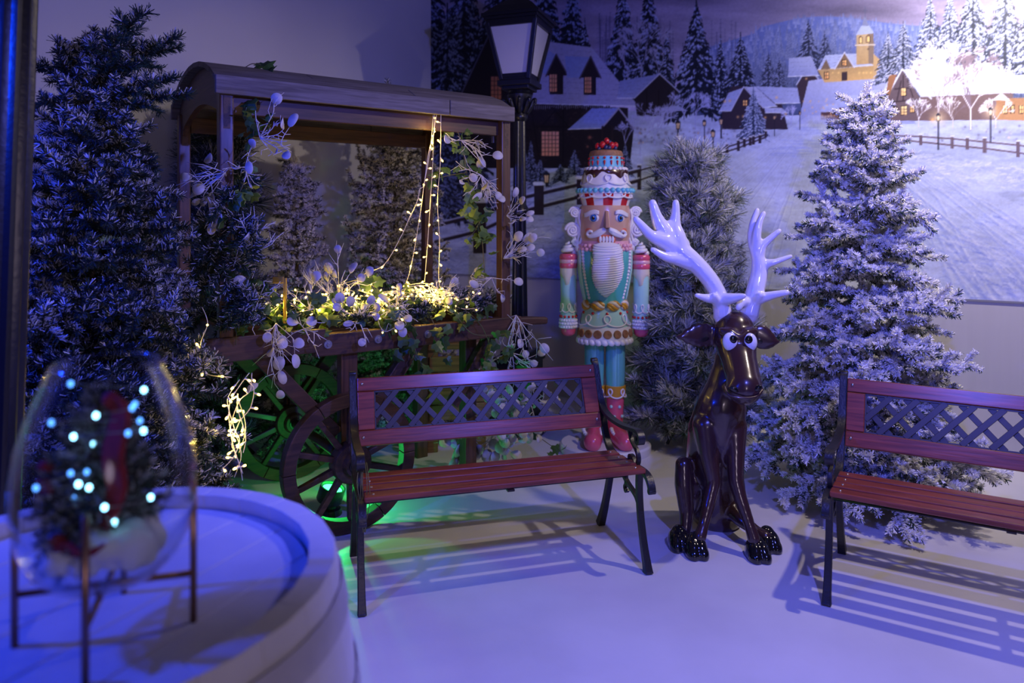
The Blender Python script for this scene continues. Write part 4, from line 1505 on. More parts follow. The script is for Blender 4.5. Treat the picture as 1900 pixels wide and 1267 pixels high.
# green lamp standing on the floor under the cart
M_green = emit_mat('green_glow', (0.05, 1.0, 0.22), 6.0)
gl = thing('floor_lamp', 'small round green floor lamp behind the front cart wheel', 'lamp', (-0.93, 3.70, 0))
mb = MB()
mb.lathe([(0.0, 0.0), (0.055, 0.0), (0.058, 0.006), (0.05, 0.03), (0.03, 0.035), (0.03, 0.05), (0.0, 0.05)], 20)
mb.build('housing', M_black, gl, 'auto')
mb = MB()
vs = MB().lathe([(0.06, -0.04), (0.066, -0.03), (0.066, 0.04), (0.058, 0.04), (0.05, -0.03), (0.0, -0.035)], 20)
RX = Matrix.Rotation(math.radians(18), 3, 'Y')
mb.add([RX @ Vector(p) + Vector((0, 0, 0.105)) for p in vs.v], vs.f)
mb.build('reflector', M_black, gl, 'auto')
mb = MB()
vs = MB().lathe([(0.0, 0.022), (0.05, 0.022), (0.05, 0.028), (0.0, 0.03)], 20)
mb.add([RX @ Vector(p) + Vector((0, 0, 0.105)) for p in vs.v], vs.f)
mb.build('lens', M_green, gl, 'auto')
lg = lamp('green_light', 'POINT', (-0.93, 3.70, 0.22), None, 6.0, (0.03, 1.0, 0.16), 0.012)
lg.parent = gl
lg.matrix_parent_inverse = Matrix.Identity(4)
lg.location = (0.03, 0, 0.20)

# rustic wooden stool-table behind the cart
M_rustic = wood('rustic_plank', (0.11, 0.055, 0.025), (0.26, 0.14, 0.065), axis=0, scale=4, rough=0.6, bump=0.5)
tb = thing('rustic_table', 'low rustic plank table standing behind the cart and the front bench', 'table', (-0.40, 4.88, 0), 0.25)
for k in range(3):
    MB().box((0, -0.13 + 0.13 * k, 0.69), (0.40, 0.124, 0.045)).build('top_plank', M_rustic, tb, bevel=0.012)
for (x, y) in ((-0.16, -0.13), (0.16, -0.13), (-0.16, 0.13), (0.16, 0.13)):
    MB().box((x, y, 0.334), (0.07, 0.07, 0.668)).build('leg', M_rustic, tb, bevel=0.006)
for k in range(4):
    MB().box((0, -0.172, 0.26 + 0.105 * k), (0.37, 0.016, 0.100)).build('side_plank', M_rustic, tb, bevel=0.005)

# ================================================================== nutcracker figure
NY = 4.75
NS = NY / F
NC = Vector(((1122 - 950) * NS, NY, 0))
nut = thing('nutcracker_figure', 'tall pastel nutcracker figure with a cake hat and white beard', 'nutcracker', NC, 0)


def nz(py):
    return CAMH - (py - CY) * NS


def nx(px):
    return (px - 1122) * NS


N_teal = pm('nutcracker_teal', (0.09, 0.46, 0.45), 0.22, coat=0.6)
N_mint = pm('nutcracker_mint', (0.42, 0.72, 0.66), 0.28, coat=0.5)
N_blue = pm('nutcracker_blue', (0.16, 0.55, 0.72), 0.3, coat=0.4)
N_white = pm('nutcracker_icing', (0.80, 0.79, 0.80), 0.35, coat=0.3)
N_cream = pm('nutcracker_cream', (0.74, 0.66, 0.54), 0.35, coat=0.3)
N_skin = pm('nutcracker_skin', (0.62, 0.38, 0.26), 0.28, coat=0.5)
N_nose = pm('nutcracker_nose', (0.50, 0.28, 0.18), 0.3, coat=0.4)
N_pink = pm('nutcracker_pink', (0.72, 0.10, 0.18), 0.25, coat=0.6)
N_lpink = pm('nutcracker_light_pink', (0.80, 0.42, 0.48), 0.3, coat=0.4)
N_red = pm('nutcracker_red', (0.55, 0.012, 0.02), 0.25, coat=0.6)
N_gold = pm('nutcracker_gold', (0.60, 0.30, 0.02), 0.3, coat=0.4)
N_choc = pm('nutcracker_chocolate', (0.06, 0.02, 0.015), 0.25, coat=0.6)
N_cake = pm('nutcracker_cake', (0.36, 0.17, 0.08), 0.6, noise=0.3, nscale=60)
N_green = pm('nutcracker_leaf', (0.06, 0.36, 0.06), 0.35)
N_berry = pm('nutcracker_berry', (0.02, 0.03, 0.10), 0.3, coat=0.4)
N_black = pm('nutcracker_black', (0.01, 0.01, 0.012), 0.15, coat=0.5)
N_iris = pm('nutcracker_iris', (0.03, 0.18, 0.62), 0.15, coat=0.5)
N_cheek = pm('nutcracker_cheek', (0.74, 0.18, 0.10), 0.35)
N_leg = pm('nutcracker_shiny_leg', (0.20, 0.66, 0.66), 0.16, metal=0.35, coat=0.8)


def nl(name, prof, mat, parent=nut, cx=1122, n=40, sy=0.85, cy=0.0):
    """lathe; prof in (half width px, py)"""
    return MB().lathe([(r * NS, nz(y)) for r, y in prof], n, (nx(cx), cy, 0), 1.0, sy).build(name, mat, parent, 'auto')


def ring_of(name, mat, parent, r, py, count, size, cx=1122, sy=0.85, cy=0.0, flat=1.0, a0=0.0, tall=1.0, front=False):
    for k in range(count):
        a = a0 + 2 * math.pi * k / count
        if front and math.sin(a) > 0.25:
            continue
        MB().sphere((nx(cx) + math.cos(a) * r * NS, cy + math.sin(a) * r * NS * sy, nz(py)), (size * NS, size * NS, size * NS * tall), 10, 7).build(name, mat, parent, True)


def icing(name, parent, r, y0, amp, loops, width, cx=1122, sy=0.85, cy=0.0, r2=None, a_from=math.pi * 1.0, a_to=math.pi * 2.0, mat=None):
    """looped line of icing round the front"""
    pts = []
    m_ = loops * 22
    for q in range(m_ + 1):
        t = q / 22 * 2 * math.pi
        a = a_from + (a_to - a_from) * (q / m_) - 0.42 * math.sin(t) * (a_to - a_from) / loops * 0.9
        yy = y0 - amp * math.cos(t)
        rr = r + ((r2 - r) * (yy - (y0 - amp)) / (2 * amp) if r2 is not None else 0)
        pts.append((nx(cx) + math.cos(a) * rr * NS, cy + math.sin(a) * rr * NS * sy, nz(yy)))
    return MB().tube(pts, width * NS, 6).build(name, mat or N_white, parent, True)


# plinth
mb = MB()
mb.lathe([(0.0, 0.0), (0.27, 0.0), (0.275, 0.01), (0.275, 0.05), (0.265, 0.06), (0.0, 0.06)], 48, (0, -0.03, 0), 1.08, 0.92)
mb.build('plinth', pm('plinth_white', (0.72, 0.71, 0.72), 0.45), nut, 'auto')
# shoes, legs
for s, cx in ((-1, 1103), (1, 1142)):
    mb = MB()
    base = 0.06
    x = nx(cx)
    capsule(mb, [((x, 0.02, base + 0.055), 0.055), ((x + s * 0.015, -0.10, base + 0.050), 0.060), ((x + s * 0.035, -0.20, base + 0.046), 0.058)])
    mb.tube([(x, 0.02, base + 0.05), (x, 0.02, base + 0.14)], [0.058, 0.048], 16)
    mb.v = [(p[0], p[1], max(p[2], base + 0.001)) for p in mb.v]
    shoe = fused('shoe', mb, N_pink, nut, 0.007, 6)
    mb = MB()
    for k in range(15):
        a = math.pi * (k / 14) + math.pi
        px_ = Vector((x + s * 0.022 + math.cos(a) * 0.058, -0.07 + math.sin(a) * 0.095, base + 0.095 - 0.028 * abs(math.sin(a))))
        mb = MB()
        mb.sphere(px_, (0.014, 0.014, 0.012), 8, 6)
        mb.build('pearl', N_white, shoe, True)
    nl('boot', [(17, 712), (17, 735), (15, 760), (14, 790), (16, 806)], N_pink, nut, cx, 28, 1.0, 0.01)
    nl('boot_cuff', [(18.2, 714), (19.4, 715), (19.4, 722), (18.6, 735), (17.4, 737)], N_gold, nut, cx, 28, 1.0, 0.01)
    icing('cuff_icing', nut, 19.8, 727, 8, 3, 1.5, cx, 1.0, 0.01, a_from=math.pi * 0.9, a_to=math.pi * 2.1)
    for (dy, da) in ((752, 1.62), (770, 1.42), (752, 1.3), (770, 1.75)):
        a = math.pi * da
        MB().sphere((nx(cx) + math.cos(a) * 15.5 * NS, 0.01 + math.sin(a) * 15.5 * NS, nz(dy)), 3.2 * NS, 10, 7).build('boot_button', N_mint, nut, True)
    nl('leg', [(18, 625), (18.4, 640), (18.2, 680), (17.2, 716)], N_leg, nut, cx, 32, 1.0, 0.01)
# skirt
skirt = nl('skirt', [(38, 568), (41, 580), (45, 598), (47.5, 612), (49, 624), (46, 628), (20, 628)], N_mint)
nl('skirt_band', [(46.6, 603), (49.0, 611), (50.4, 624), (48.5, 627), (46, 626)], N_white, skirt)
for k in range(26):
    a = 2 * math.pi * k / 26
    mb = MB()
    mb.sphere((0, 0, 0), (7.2 * NS, 4.5 * NS, 5.2 * NS), 10, 7, Matrix.Rotation(0.5, 3, 'Y'))
    R3 = Matrix.Rotation(a + math.pi / 2, 3, 'Z')
    mb.v = [tuple(R3 @ Vector(p) + Vector((math.cos(a) * 49 * NS, math.sin(a) * 49 * NS * 0.85, nz(630)))) for p in mb.v]
    mb.build('rope_bead', N_white, skirt, True)
for k in range(9):
    a = math.pi * (1.02 + 0.96 * k / 8) if k < 9 else 0
    c = Vector((math.cos(a) * 48.6 * NS, math.sin(a) * 48.6 * NS * 0.85, nz(615)))
    mb = MB()
    vs = MB().lathe([(0, -2.2 * NS), (7.4 * NS, -2.0 * NS), (8.0 * NS, 0), (7.2 * NS, 2.0 * NS), (3 * NS, 2.4 * NS), (0, 1.6 * NS)], 18)
    R3 = Matrix.Rotation(math.atan2(c.y / 0.85, c.x), 3, 'Z') @ Matrix.Rotation(math.radians(84), 3, 'Y')
    mb.add([R3 @ Vector(p) + c for p in vs.v], vs.f)
    mb.build('cookie', N_cake, skirt, 'auto')
icing('skirt_icing', skirt, 42.2, 591, 10, 4, 1.5, 1122, 0.86, r2=47.6, a_from=math.pi * 0.95, a_to=math.pi * 2.05)
for k in range(5):
    a = math.pi * (1.08 + 0.84 * k / 4)
    MB().sphere((math.cos(a) * 41 * NS, math.sin(a) * 41 * NS * 0.85, nz(578)), 2.8 * NS, 10, 7).build('red_pearl', N_red, skirt, True)
# torso
nl('torso', [(30, 448), (46, 458), (50, 470), (50, 490), (47, 520), (40, 548), (37, 566), (36, 572)], N_teal)
for s in (-1, 1):
    for k in range(15):
        f = k / 14
        rr = np.interp(f, [0, .35, .7, 1], [50, 49.5, 44, 38])
        yy = 466 + 84 * f
        a = math.pi * 1.5 + s * np.interp(f, [0, 1], [1.02, 0.92])
        mb = MB()
        mb.sphere((math.cos(a) * rr * NS, math.sin(a) * rr * NS * 0.85, nz(yy)), (3.6 * NS, 3.6 * NS, 3.4 * NS), 9, 6)
        mb.build('icing_bead', N_white, nut, True)
for s in (-1, 1):
    mb = MB()
    a0 = math.pi * 1.5 + s * 1.12
    ring = []
    for k in range(9):
        f = k / 8
        rr = np.interp(f, [0, .35, .7, 1], [50.6, 50.6, 45, 39]) + 1.0
        yy = 462 + 98 * f
        for q in range(6):
            a = a0 + s * 0.75 * q / 5
            ring.append((math.cos(a) * rr * NS, math.sin(a) * rr * NS * 0.85, nz(yy)))
    fs = [(k * 6 + q, k * 6 + q + 1, k * 6 + q + 7, k * 6 + q + 6) for k in range(8) for q in range(5)]
    mb.add(ring, fs)
    o = mb.build('jacket_side', N_mint, nut, True)
    sd = o.modifiers.new('s', 'SOLIDIFY')
    sd.thickness = 0.006
# twisted belt
for k in range(5):
    a0 = math.pi * (1.02 + 0.24 * k)
    for st in range(5):
        mb = MB()
        pts = []
        for q in range(9):
            f = q / 8
            a = a0 + math.pi * 0.20 * f
            ph = 2 * math.pi * (0.55 * f + st / 5)
            w = 6.6 * math.sin(math.pi * (0.12 + 0.76 * f))
            pts.append((math.cos(a) * (39.5 + w * 0.45 * math.cos(ph)) * NS, math.sin(a) * (39.5 + w * 0.45 * math.cos(ph)) * NS * 0.87, nz(564 + w * math.sin(ph))))
        mb.tube(pts, [3.9 * NS * (0.35 + 0.65 * math.sin(math.pi * (0.1 + 0.8 * q / 8))) for q in range(9)], 7)
        mb.build('belt_twist', N_gold if st % 2 == 0 else N_cream, nut, True)
# arms
for s, cx in ((-1, 1054.5), (1, 1189.5)):
    dy = 0 if s < 0 else 2
    arm = nl('arm', [(10, 488 + dy), (14.2, 492 + dy), (14.6, 520 + dy), (14.0, 560 + dy), (14.4, 596 + dy), (10, 600 + dy)], N_mint, nut, cx, 28, 1.0)
    mb = MB()
    n_ = 28
    ring = []
    for k in range(n_):
        a = 2 * math.pi * k / n_
        low = 513 + 5 * math.sin(3 * a + 1) + (9 if k in (19, 20, 21) else 0)
        for (r_, y) in ((15.4, 497 + dy), (15.7, 505 + dy), (15.6, low + dy), (14.2, low + 1.5 + dy)):
            ring.append((nx(cx) + math.cos(a) * r_ * NS, math.sin(a) * r_ * NS, nz(y)))
    fs = [(k * 4 + q, ((k + 1) % n_) * 4 + q, ((k + 1) % n_) * 4 + q + 1, k * 4 + q + 1) for k in range(n_) for q in range(3)]
    mb.add(ring, fs)
    mb.build('cream_drip', N_cream, arm, True)
    nl('macaron', [(6, 470 + dy), (14, 470.5 + dy), (16.4, 474 + dy), (16.4, 479 + dy), (15.0, 481.5 + dy), (15.4, 484 + dy), (15.0, 487 + dy), (16.4, 489 + dy), (16.4, 495 + dy), (14, 499 + dy), (6, 499 + dy)], N_pink, arm, cx, 30, 1.0)
    nl('macaron_filling', [(15.6, 481 + dy), (16.6, 483 + dy), (16.4, 486 + dy), (15.4, 488 + dy)], N_lpink, arm, cx, 30, 1.0)
    mb = MB()
    pts = []
    for q in range(60):
        f = q / 59
        a = 2 * math.pi * 3.2 * f
        r_ = 10.5 * (1 - f) ** 0.8 + 0.4
        pts.append((nx(cx) + math.cos(a) * r_ * NS, math.sin(a) * r_ * NS, nz(468 + dy - 20 * f)))
    mb.tube(pts, [4.8 * NS * (1 - 0.6 * q / 59) for q in range(60)], 8)
    mb.build('cream_swirl', N_white, arm, True)
    icing('arm_icing', arm, 15.2, 570 + dy, 8, 4, 1.3, cx, 1.0, a_from=math.pi * 0.9, a_to=math.pi * 2.1)
    ring_of('red_pearl', N_red, arm, 14.6, 586 + dy, 12, 2.6, cx, 1.0, front=True)
    for row, (yy, rr) in enumerate(((593, 14.6), (599, 15.2), (605, 14.8))):
        ring_of('cuff_pearl', N_white, arm, rr, yy + dy, 20, 3.0, cx, 1.0, a0=0.15 * row, front=True)
    nl('cuff', [(13.6, 589 + dy), (14.6, 592 + dy), (14.6, 607 + dy), (13.4, 609 + dy)], N_white, arm, cx, 26, 1.0)
    nl('hand', [(13.6, 606 + dy), (14.0, 611 + dy), (12.6, 618 + dy), (8, 622 + dy), (0, 623 + dy)], N_pink, arm, cx, 26, 1.0)
# collar
for row, (yy, rr) in enumerate(((455, 47), (461.5, 48.5))):
    ring_of('collar_pearl', N_lpink, nut, rr, yy, 30, 4.2, 1122, 0.86, a0=0.1 * row, front=True)
nl('neck', [(44, 440), (45, 452), (47, 462), (30, 463)], N_lpink)
# head
FY = -0.86
head = nl('head', [(30, 378), (45, 382), (47, 392), (47.4, 420), (46.5, 440), (43, 450), (30, 452)], N_skin, nut, 1122, 48, 0.86)
def face(px, py, out=0.0, rr=47.2):
    x = (px - 1122)
    xx = max(-0.98, min(0.98, x / rr))
    y = -math.sqrt(1 - xx * xx) * rr * 0.86
    n_ = Vector((xx, -math.sqrt(1 - xx * xx) / 0.86, 0)).normalized()
    return Vector((x * NS, y * NS, nz(py))) + n_ * out * NS
for s, ex, bx in ((-1, 1097.5, 1096), (1, 1145.5, 1146.5)):
    e = MB().sphere(face(ex, 404.5, -1.4), (10.2 * NS, 4.0 * NS, 8.0 * NS), 18, 11, Matrix.Rotation(s * 0.52, 3, 'Z')).build('eye', N_white, nut, True)
    for (r_, o_, mt, nm) in ((6.6, 1.7, N_black, 'iris_rim'), (5.9, 2.1, N_iris, 'iris'), (3.4, 2.9, N_black, 'pupil')):
        MB().sphere(face(ex - s * 0.4, 404.5, o_), (r_ * NS, 1.2 * NS, r_ * 1.06 * NS), 16, 9, Matrix.Rotation(s * 0.52, 3, 'Z')).build(nm, mt, e, True)
    MB().sphere(face(ex + 1.2, 402.2, 4.0), 1.1 * NS, 8, 6).build('glint', N_white, e, True)
    # brow of three strands
    for st in range(3):
        pts = [face(bx - s * 11 + s * 24 * q / 9, 394.5 - 3.2 * math.sin(math.pi * min(1, q / 9 + 0.15)) + st * 2.1 + 3.0 * (q / 9) ** 2, 1.5) for q in range(10)]
        MB().tube(pts, [NS * 2.1 * (0.55 + 0.7 * math.sin(math.pi * (0.15 + 0.8 * (1 - q / 9)))) for q in range(10)], 7).build('eyebrow', N_white, nut, True)
    MB().sphere(face(ex + s * 9, 427, -1.6), (8 * NS, 2.2 * NS, 6.5 * NS), 14, 9, Matrix.Rotation(s * 0.72, 3, 'Z')).build('cheek', N_cheek, nut, True)
    # moustache half with a curled tip
    for st in range(5):
        off = (st - 2) * 2.3
        pts = []
        for q in range(17):
            f = q / 16
            if f < 0.72:
                g = f / 0.72
                px_, py_ = 1121 + s * (3 + 25 * g), 425 + 15 * g - 9 * g * g * 0.2 + off * (1.0 - 0.75 * g) * (0.5 + g * 1.2 if g < 0.4 else 1.0)
            else:
                g = (f - 0.72) / 0.28
                a = math.pi * 0.5 - g * 4.0
                px_, py_ = 1121 + s * (28 + 5.0 * math.cos(a)), 434 + off * 0.25 - 1 + 5.0 * math.sin(a) + 0.0
            pts.append(face(px_, py_, 4.2 - 1.2 * abs(st - 2) * 0.5))
        MB().tube(pts, [NS * (1.5 + 2.3 * math.sin(math.pi * min(1, 0.1 + q / 16))) for q in range(17)], 7).build('moustache_strand', N_white, nut, True)
# nose wedge
mb = MB()
a_, b_, c_, d_ = face(1116, 391, -2), face(1125, 391, -2), face(1127, 424, -2), face(1113, 424, -2)
e_, f_ = face(1118, 422, 13), face(1124, 422, 13)
g_, h_ = face(1118.5, 392, 2.0), face(1123, 392, 2.0)
mb.add([a_, b_, c_, d_, g_, h_, f_, e_], [(0, 1, 5, 4), (4, 5, 6, 7), (7, 6, 2, 3), (0, 4, 7, 3), (1, 2, 6, 5), (0, 3, 2, 1)])
mb.build('nose', N_nose, nut, bevel=0.003)
# mouth with teeth
mb = MB()
mb.plate([(1105, 435), (1135, 435), (1136, 447), (1130, 452), (1110, 452), (1104, 447)], 0.01, lambda u, v, w: face(u, v, 1.5) + Vector((0, w, 0)))
mb.build('lips', N_cheek, nut, True)
for k in range(5):
    for (y0, y1) in ((437, 449),):
        mb = MB()
        mb.sphere(face(1109.5 + k * 5.3, (y0 + y1) / 2, 2.6), (2.75 * NS, 1.8 * NS, (y1 - y0) * 0.52 * NS), 10, 8)
        mb.build('tooth', N_white, nut, True)
# beard of wound strands
mb = MB()
prof = [(9, 448), (23, 452), (26.5, 462), (26, 478), (28, 494), (26, 512), (19, 528), (10, 540), (2.5, 547)]
yc = lambda y: -0.150 - 0.028 * math.sin(math.pi * (y - 448) / 100)
mb.lathe([(r_ * NS, 0) for r_, y in prof], 28)
m_ = 28
vs = []
for i, (r_, y) in enumerate(prof):
    sx = 3.0 * math.sin((y - 450) / 18.0)
    for k in range(m_):
        a = 2 * math.pi * k / m_
        vs.append((nx(1120 + sx * 0.5) + math.cos(a) * r_ * NS, yc(y) + math.sin(a) * r_ * NS * 0.42, nz(y)))
mb = MB()
fs = [(i * m_ + k, i * m_ + (k + 1) % m_, (i + 1) * m_ + (k + 1) % m_, (i + 1) * m_ + k) for i in range(len(prof) - 1) for k in range(m_)]
fs += [tuple(range(m_)), tuple((len(prof) - 1) * m_ + k for k in range(m_))]
mb.add(vs, fs)
beard = mb.build('beard', N_white, nut, True)
for k in range(22):
    y0 = 452 + k * 4.1
    mb = MB()
    pts = []
    for q in range(13):
        f = q / 12
        a = math.pi * (1.02 + 0.96 * f)
        yy = y0 + 7 * (f - 0.5) * -1 * (1 if k > 2 else 0.2) + (4 * math.sin(math.pi * f) if k < 4 else 1.5 * math.sin(math.pi * f))
        yy = min(max(yy, 449), 545)
        r_ = np.interp(yy, [p[1] for p in prof], [p[0] for p in prof])
        sx = 3.0 * math.sin((yy - 450) / 18.0)
        pts.append((nx(1120 + sx * 0.5) + math.cos(a) * (r_ + 0.1) * NS, yc(yy) + math.sin(a) * (r_ + 0.1) * NS * 0.42, nz(yy)))
    mb.tube(pts, 1.75 * NS, 6)
    mb.build('strand', N_white, beard, True)
# hair: spiral curls and locks
for s in (-1, 1):
    for (cx, cy_, r_) in ((1122 + s * 56, 394, 10.5), (1122 + s * 60, 427, 13.5), (1122 + s * 55, 450, 7)):
        mb = MB()
        pts = []
        for q in range(56):
            f = q / 55
            a = s * 2 * math.pi * 2.6 * f + (0 if s > 0 else math.pi)
            rr = r_ * (1 - 0.92 * f)
            pts.append((nx(cx + rr * math.cos(a)), -0.02 - 0.018 * f, nz(cy_ - rr * math.sin(a))))
        mb.tube(pts, [NS * r_ * 0.24 * (1 - 0.4 * q / 55) for q in range(56)], 7)
        mb.sphere((nx(cx), 0.0, nz(cy_)), (r_ * NS * 0.95, 0.035, r_ * NS * 0.95), 16, 9)
        mb.build('curl', N_white, nut, True)
    for st in range(4):
        xo = 46 + st * 3.2
        pts = [(nx(1122 + s * (xo + 3 * math.sin(q * 0.9 + st))), -0.03 + 0.008 * st, nz(388 + 78 * q / 9)) for q in range(10)]
        MB().tube(pts, 2.6 * NS, 7).build('lock', N_white, nut, True)
nl('hair_back', [(44, 384), (50, 392), (53, 420), (52, 445), (44, 462)], N_white, nut, 1122, 36, 0.6, 0.05)
# hat: striped cup
NSTR = 16
for k in range(NSTR):
    mb = MB()
    ring = []
    for q in range(5):
        a = 2 * math.pi * (k + q / 4 - 0.5 + 4) / NSTR
        for (r_, y) in ((42, 386), (45, 374), (50, 359), (46, 359), (40, 386)):
            ring.append((nx(1123) + math.cos(a) * r_ * NS, math.sin(a) * r_ * NS * 0.86, nz(y)))
    fs = [(q * 5 + c, q * 5 + (c + 1) % 5, q * 5 + 5 + (c + 1) % 5, q * 5 + 5 + c) for q in range(4) for c in range(5)]
    mb.add(ring, fs)
    mb.build('hat_stripe', N_red if k % 2 == 0 else N_white, nut, 'auto')
nl('hat_core', [(40, 386.5), (40, 380), (44, 360), (30, 356)], N_white, nut, 1123)
icing('hat_icing', nut, 47.5, 363, 5, 6, 1.7, 1123, 0.86, r2=50.0, a_from=math.pi * 0.9, a_to=math.pi * 2.1)
nl('hat_brim', [(40, 361), (52, 360), (52, 355), (44, 350), (30, 349)], N_white, nut, 1123)
ring_of('blue_bead', N_blue, nut, 50.5, 354.5, 30, 5.0, 1123, 0.86, a0=0.05, front=True)
nl('hat_tier', [(45.5, 351), (45, 345), (42, 328), (40, 318), (30, 316)], N_white, nut, 1124)
mb = MB()
n_ = 64
ring = []
for k in range(n_):
    a = 2 * math.pi * k / n_
    low = 325 + 4.5 * math.sin(5 * a + 0.6) + 2.5 * math.sin(11 * a)
    for (r_, y) in ((40.3, 316), (41.2, 319), (41.0 + (low - 318) * 0.2, low), (40.0 + (low - 318) * 0.2, low + 1)):
        ring.append((nx(1124) + math.cos(a) * r_ * NS, math.sin(a) * r_ * NS * 0.86, nz(y)))
fs = [(k * 4 + q, ((k + 1) % n_) * 4 + q, ((k + 1) % n_) * 4 + q + 1, k * 4 + q + 1) for k in range(n_) for q in range(3)]
mb.add(ring, fs)
mb.build('chocolate_drip', N_choc, nut, True)
icing('tier_icing', nut, 42.6, 335, 9, 4, 1.7, 1124, 0.86, r2=46.5, a_from=math.pi * 0.95, a_to=math.pi * 2.05)
ring_of('white_bead', N_white, nut, 36.5, 315, 24, 4.6, 1124, 0.86, a0=0.1, front=True)
nl('upper_tier', [(33, 317), (32.2, 311), (30.6, 290), (20, 289)], N_blue, nut, 1124.5)
for k in range(16):
    a = 2 * math.pi * (k + 0.5) / 16
    if math.sin(a) > 0.25:
        continue
    MB().sphere((nx(1124.5) + math.cos(a) * 31.4 * NS, math.sin(a) * 31.4 * NS * 0.86, nz(294.5)), 2.5 * NS, 10, 7).build('red_pearl', N_red, nut, True)
    mb = MB()
    mb.lathe([(0, nz(309.5)), (1.2 * NS, nz(306)), (2.2 * NS, nz(301)), (1.4 * NS, nz(299.5)), (0, nz(299))], 10, (nx(1124.5) + math.cos(a) * 32.2 * NS, math.sin(a) * 32.2 * NS * 0.86, 0))
    mb.build('red_drop', N_red, nut, True)
nl('cake_top', [(31, 291), (31.5, 287), (29, 281), (20, 278.5), (0, 277.5)], N_cake, nut, 1124.5)
for (px_, py_, dy_, r_, mt) in ((1108, 272, -.03, 5.4, N_red), (1116, 270, -.05, 5.8, N_red), (1133, 271, -.05, 5.8, N_red), (1141, 270, -.03, 5.0, N_red), (1125, 262, -.01, 5.6, N_red), (1122, 275, -.06, 4.4, N_berry), (1128, 276, -.06, 4.2, N_berry), (1140, 276, -.04, 3.8, N_berry), (1110, 277, -.045, 3.6, N_berry), (1131, 264, 0, 4, N_berry), (1120, 266, .02, 5, N_red), (1133, 268, .03, 5, N_red)):
    b2 = MB().sphere((nx(px_), dy_, nz(py_)), (r_ * NS, r_ * NS, r_ * NS * 1.15), 12, 8).build('berry', mt, nut, True)
    if mt is N_red:
        mb = MB()
        for q in range(5):
            a = q * 2 * math.pi / 5
            c = Vector((nx(px_), dy_, nz(py_ - r_)))
            mb.add([c, c + Vector((math.cos(a - .4) * .010, math.sin(a - .4) * .010, -.003)), c + Vector((math.cos(a) * .022, math.sin(a) * .022, -.010)), c + Vector((math.cos(a + .4) * .010, math.sin(a + .4) * .010, -.003)), c + Vector((0, 0, .004))], [(0, 1, 2), (0, 2, 3), (4, 2, 1), (4, 3, 2), (0, 4, 1), (0, 3, 4)])
        mb.build('leaf_cap', N_green, b2)

# ================================================================== reindeer statue
R_brown = pm('reindeer_lacquer', (0.044, 0.018, 0.018), 0.26, coat=0.55, spec=0.6, bump=0.05, bscale=14)
R_hoof = pm('reindeer_hoof', (0.006, 0.006, 0.008), 0.12, coat=0.9)
R_antler = pm('reindeer_antler', (0.80, 0.79, 0.82), 0.18, coat=0.7)
R_eye = pm('reindeer_eye', (0.80, 0.80, 0.84), 0.15, coat=0.6)
R_pupil = pm('reindeer_pupil', (0.004, 0.004, 0.006), 0.06, coat=0.8)
RO = on_floor(1325, 965)
deer = thing('reindeer_statue', 'glossy dark brown sitting reindeer statue with white antlers', 'reindeer', RO)


def P(px, py, Y):
    return at(px, py, Y)


mb = MB()
# trunk
capsule(mb, [(P(1322, 930, 3.56), .125), (P(1322, 868, 3.53), .128), (P(1328, 800, 3.47), .132), (P(1338, 755, 3.44), .118), (P(1347, 715, 3.42), .090), (P(1353, 680, 3.41), .074), (P(1360, 645, 3.40), .072)])
mb.sphere(P(1330, 950, 3.60), (.13, .14, .095), 18, 12)
# haunches
mb.sphere(P(1282, 905, 3.52), (.052, .085, .135), 16, 12, Matrix.Rotation(0.15, 3, 'Y'))
mb.sphere(P(1362, 905, 3.54), (.050, .085, .120), 16, 12)
# rear legs
capsule(mb, [(P(1268, 862, 3.45), .040), (P(1268, 900, 3.43), .044), (P(1274, 950, 3.40), .036), (P(1272, 985, 3.37), .028), (P(1268, 1000, 3.35), .030)])
capsule(mb, [(P(1352, 938, 3.50), .055), (P(1376, 965, 3.40), .034), (P(1404, 986, 3.34), .026), (P(1420, 995, 3.31), .030)])
# front legs
capsule(mb, [(P(1309, 790, 3.40), .062), (P(1314, 840, 3.37), .046), (P(1324, 895, 3.34), .034), (P(1317, 925, 3.32), .031), (P(1305, 975, 3.28), .025), (P(1299, 996, 3.26), .030)])
capsule(mb, [(P(1362, 790, 3.40), .062), (P(1364, 840, 3.36), .046), (P(1365, 892, 3.32), .036), (P(1374, 925, 3.29), .031), (P(1391, 975, 3.25), .026), (P(1399, 1000, 3.23), .030)])
# hooves tops are separate; head
HC = P(1363, 632, 3.36)
capsule(mb, [(P(1363, 612, 3.385), .092), (P(1365, 636, 3.355), .095), (P(1371, 668, 3.29), .080), (P(1378, 698, 3.225), .076), (P(1381, 718, 3.185), .080)])
mb.sphere(P(1381, 722, 3.17), (.084, .062, .047), 18, 12)
mb.sphere(P(1364, 600, 3.40), (.078, .07, .05), 16, 10)
mb.sphere(P(1368, 722, 3.30), (.055, .075, .04), 14, 10)
# brow ridge
capsule(mb, [(P(1340, 614, 3.30), .020), (P(1356, 617, 3.282), .020), (P(1370, 626, 3.268), .016)])
capsule(mb, [(P(1401, 614, 3.31), .018), (P(1386, 617, 3.283), .019), (P(1374, 626, 3.268), .016)])
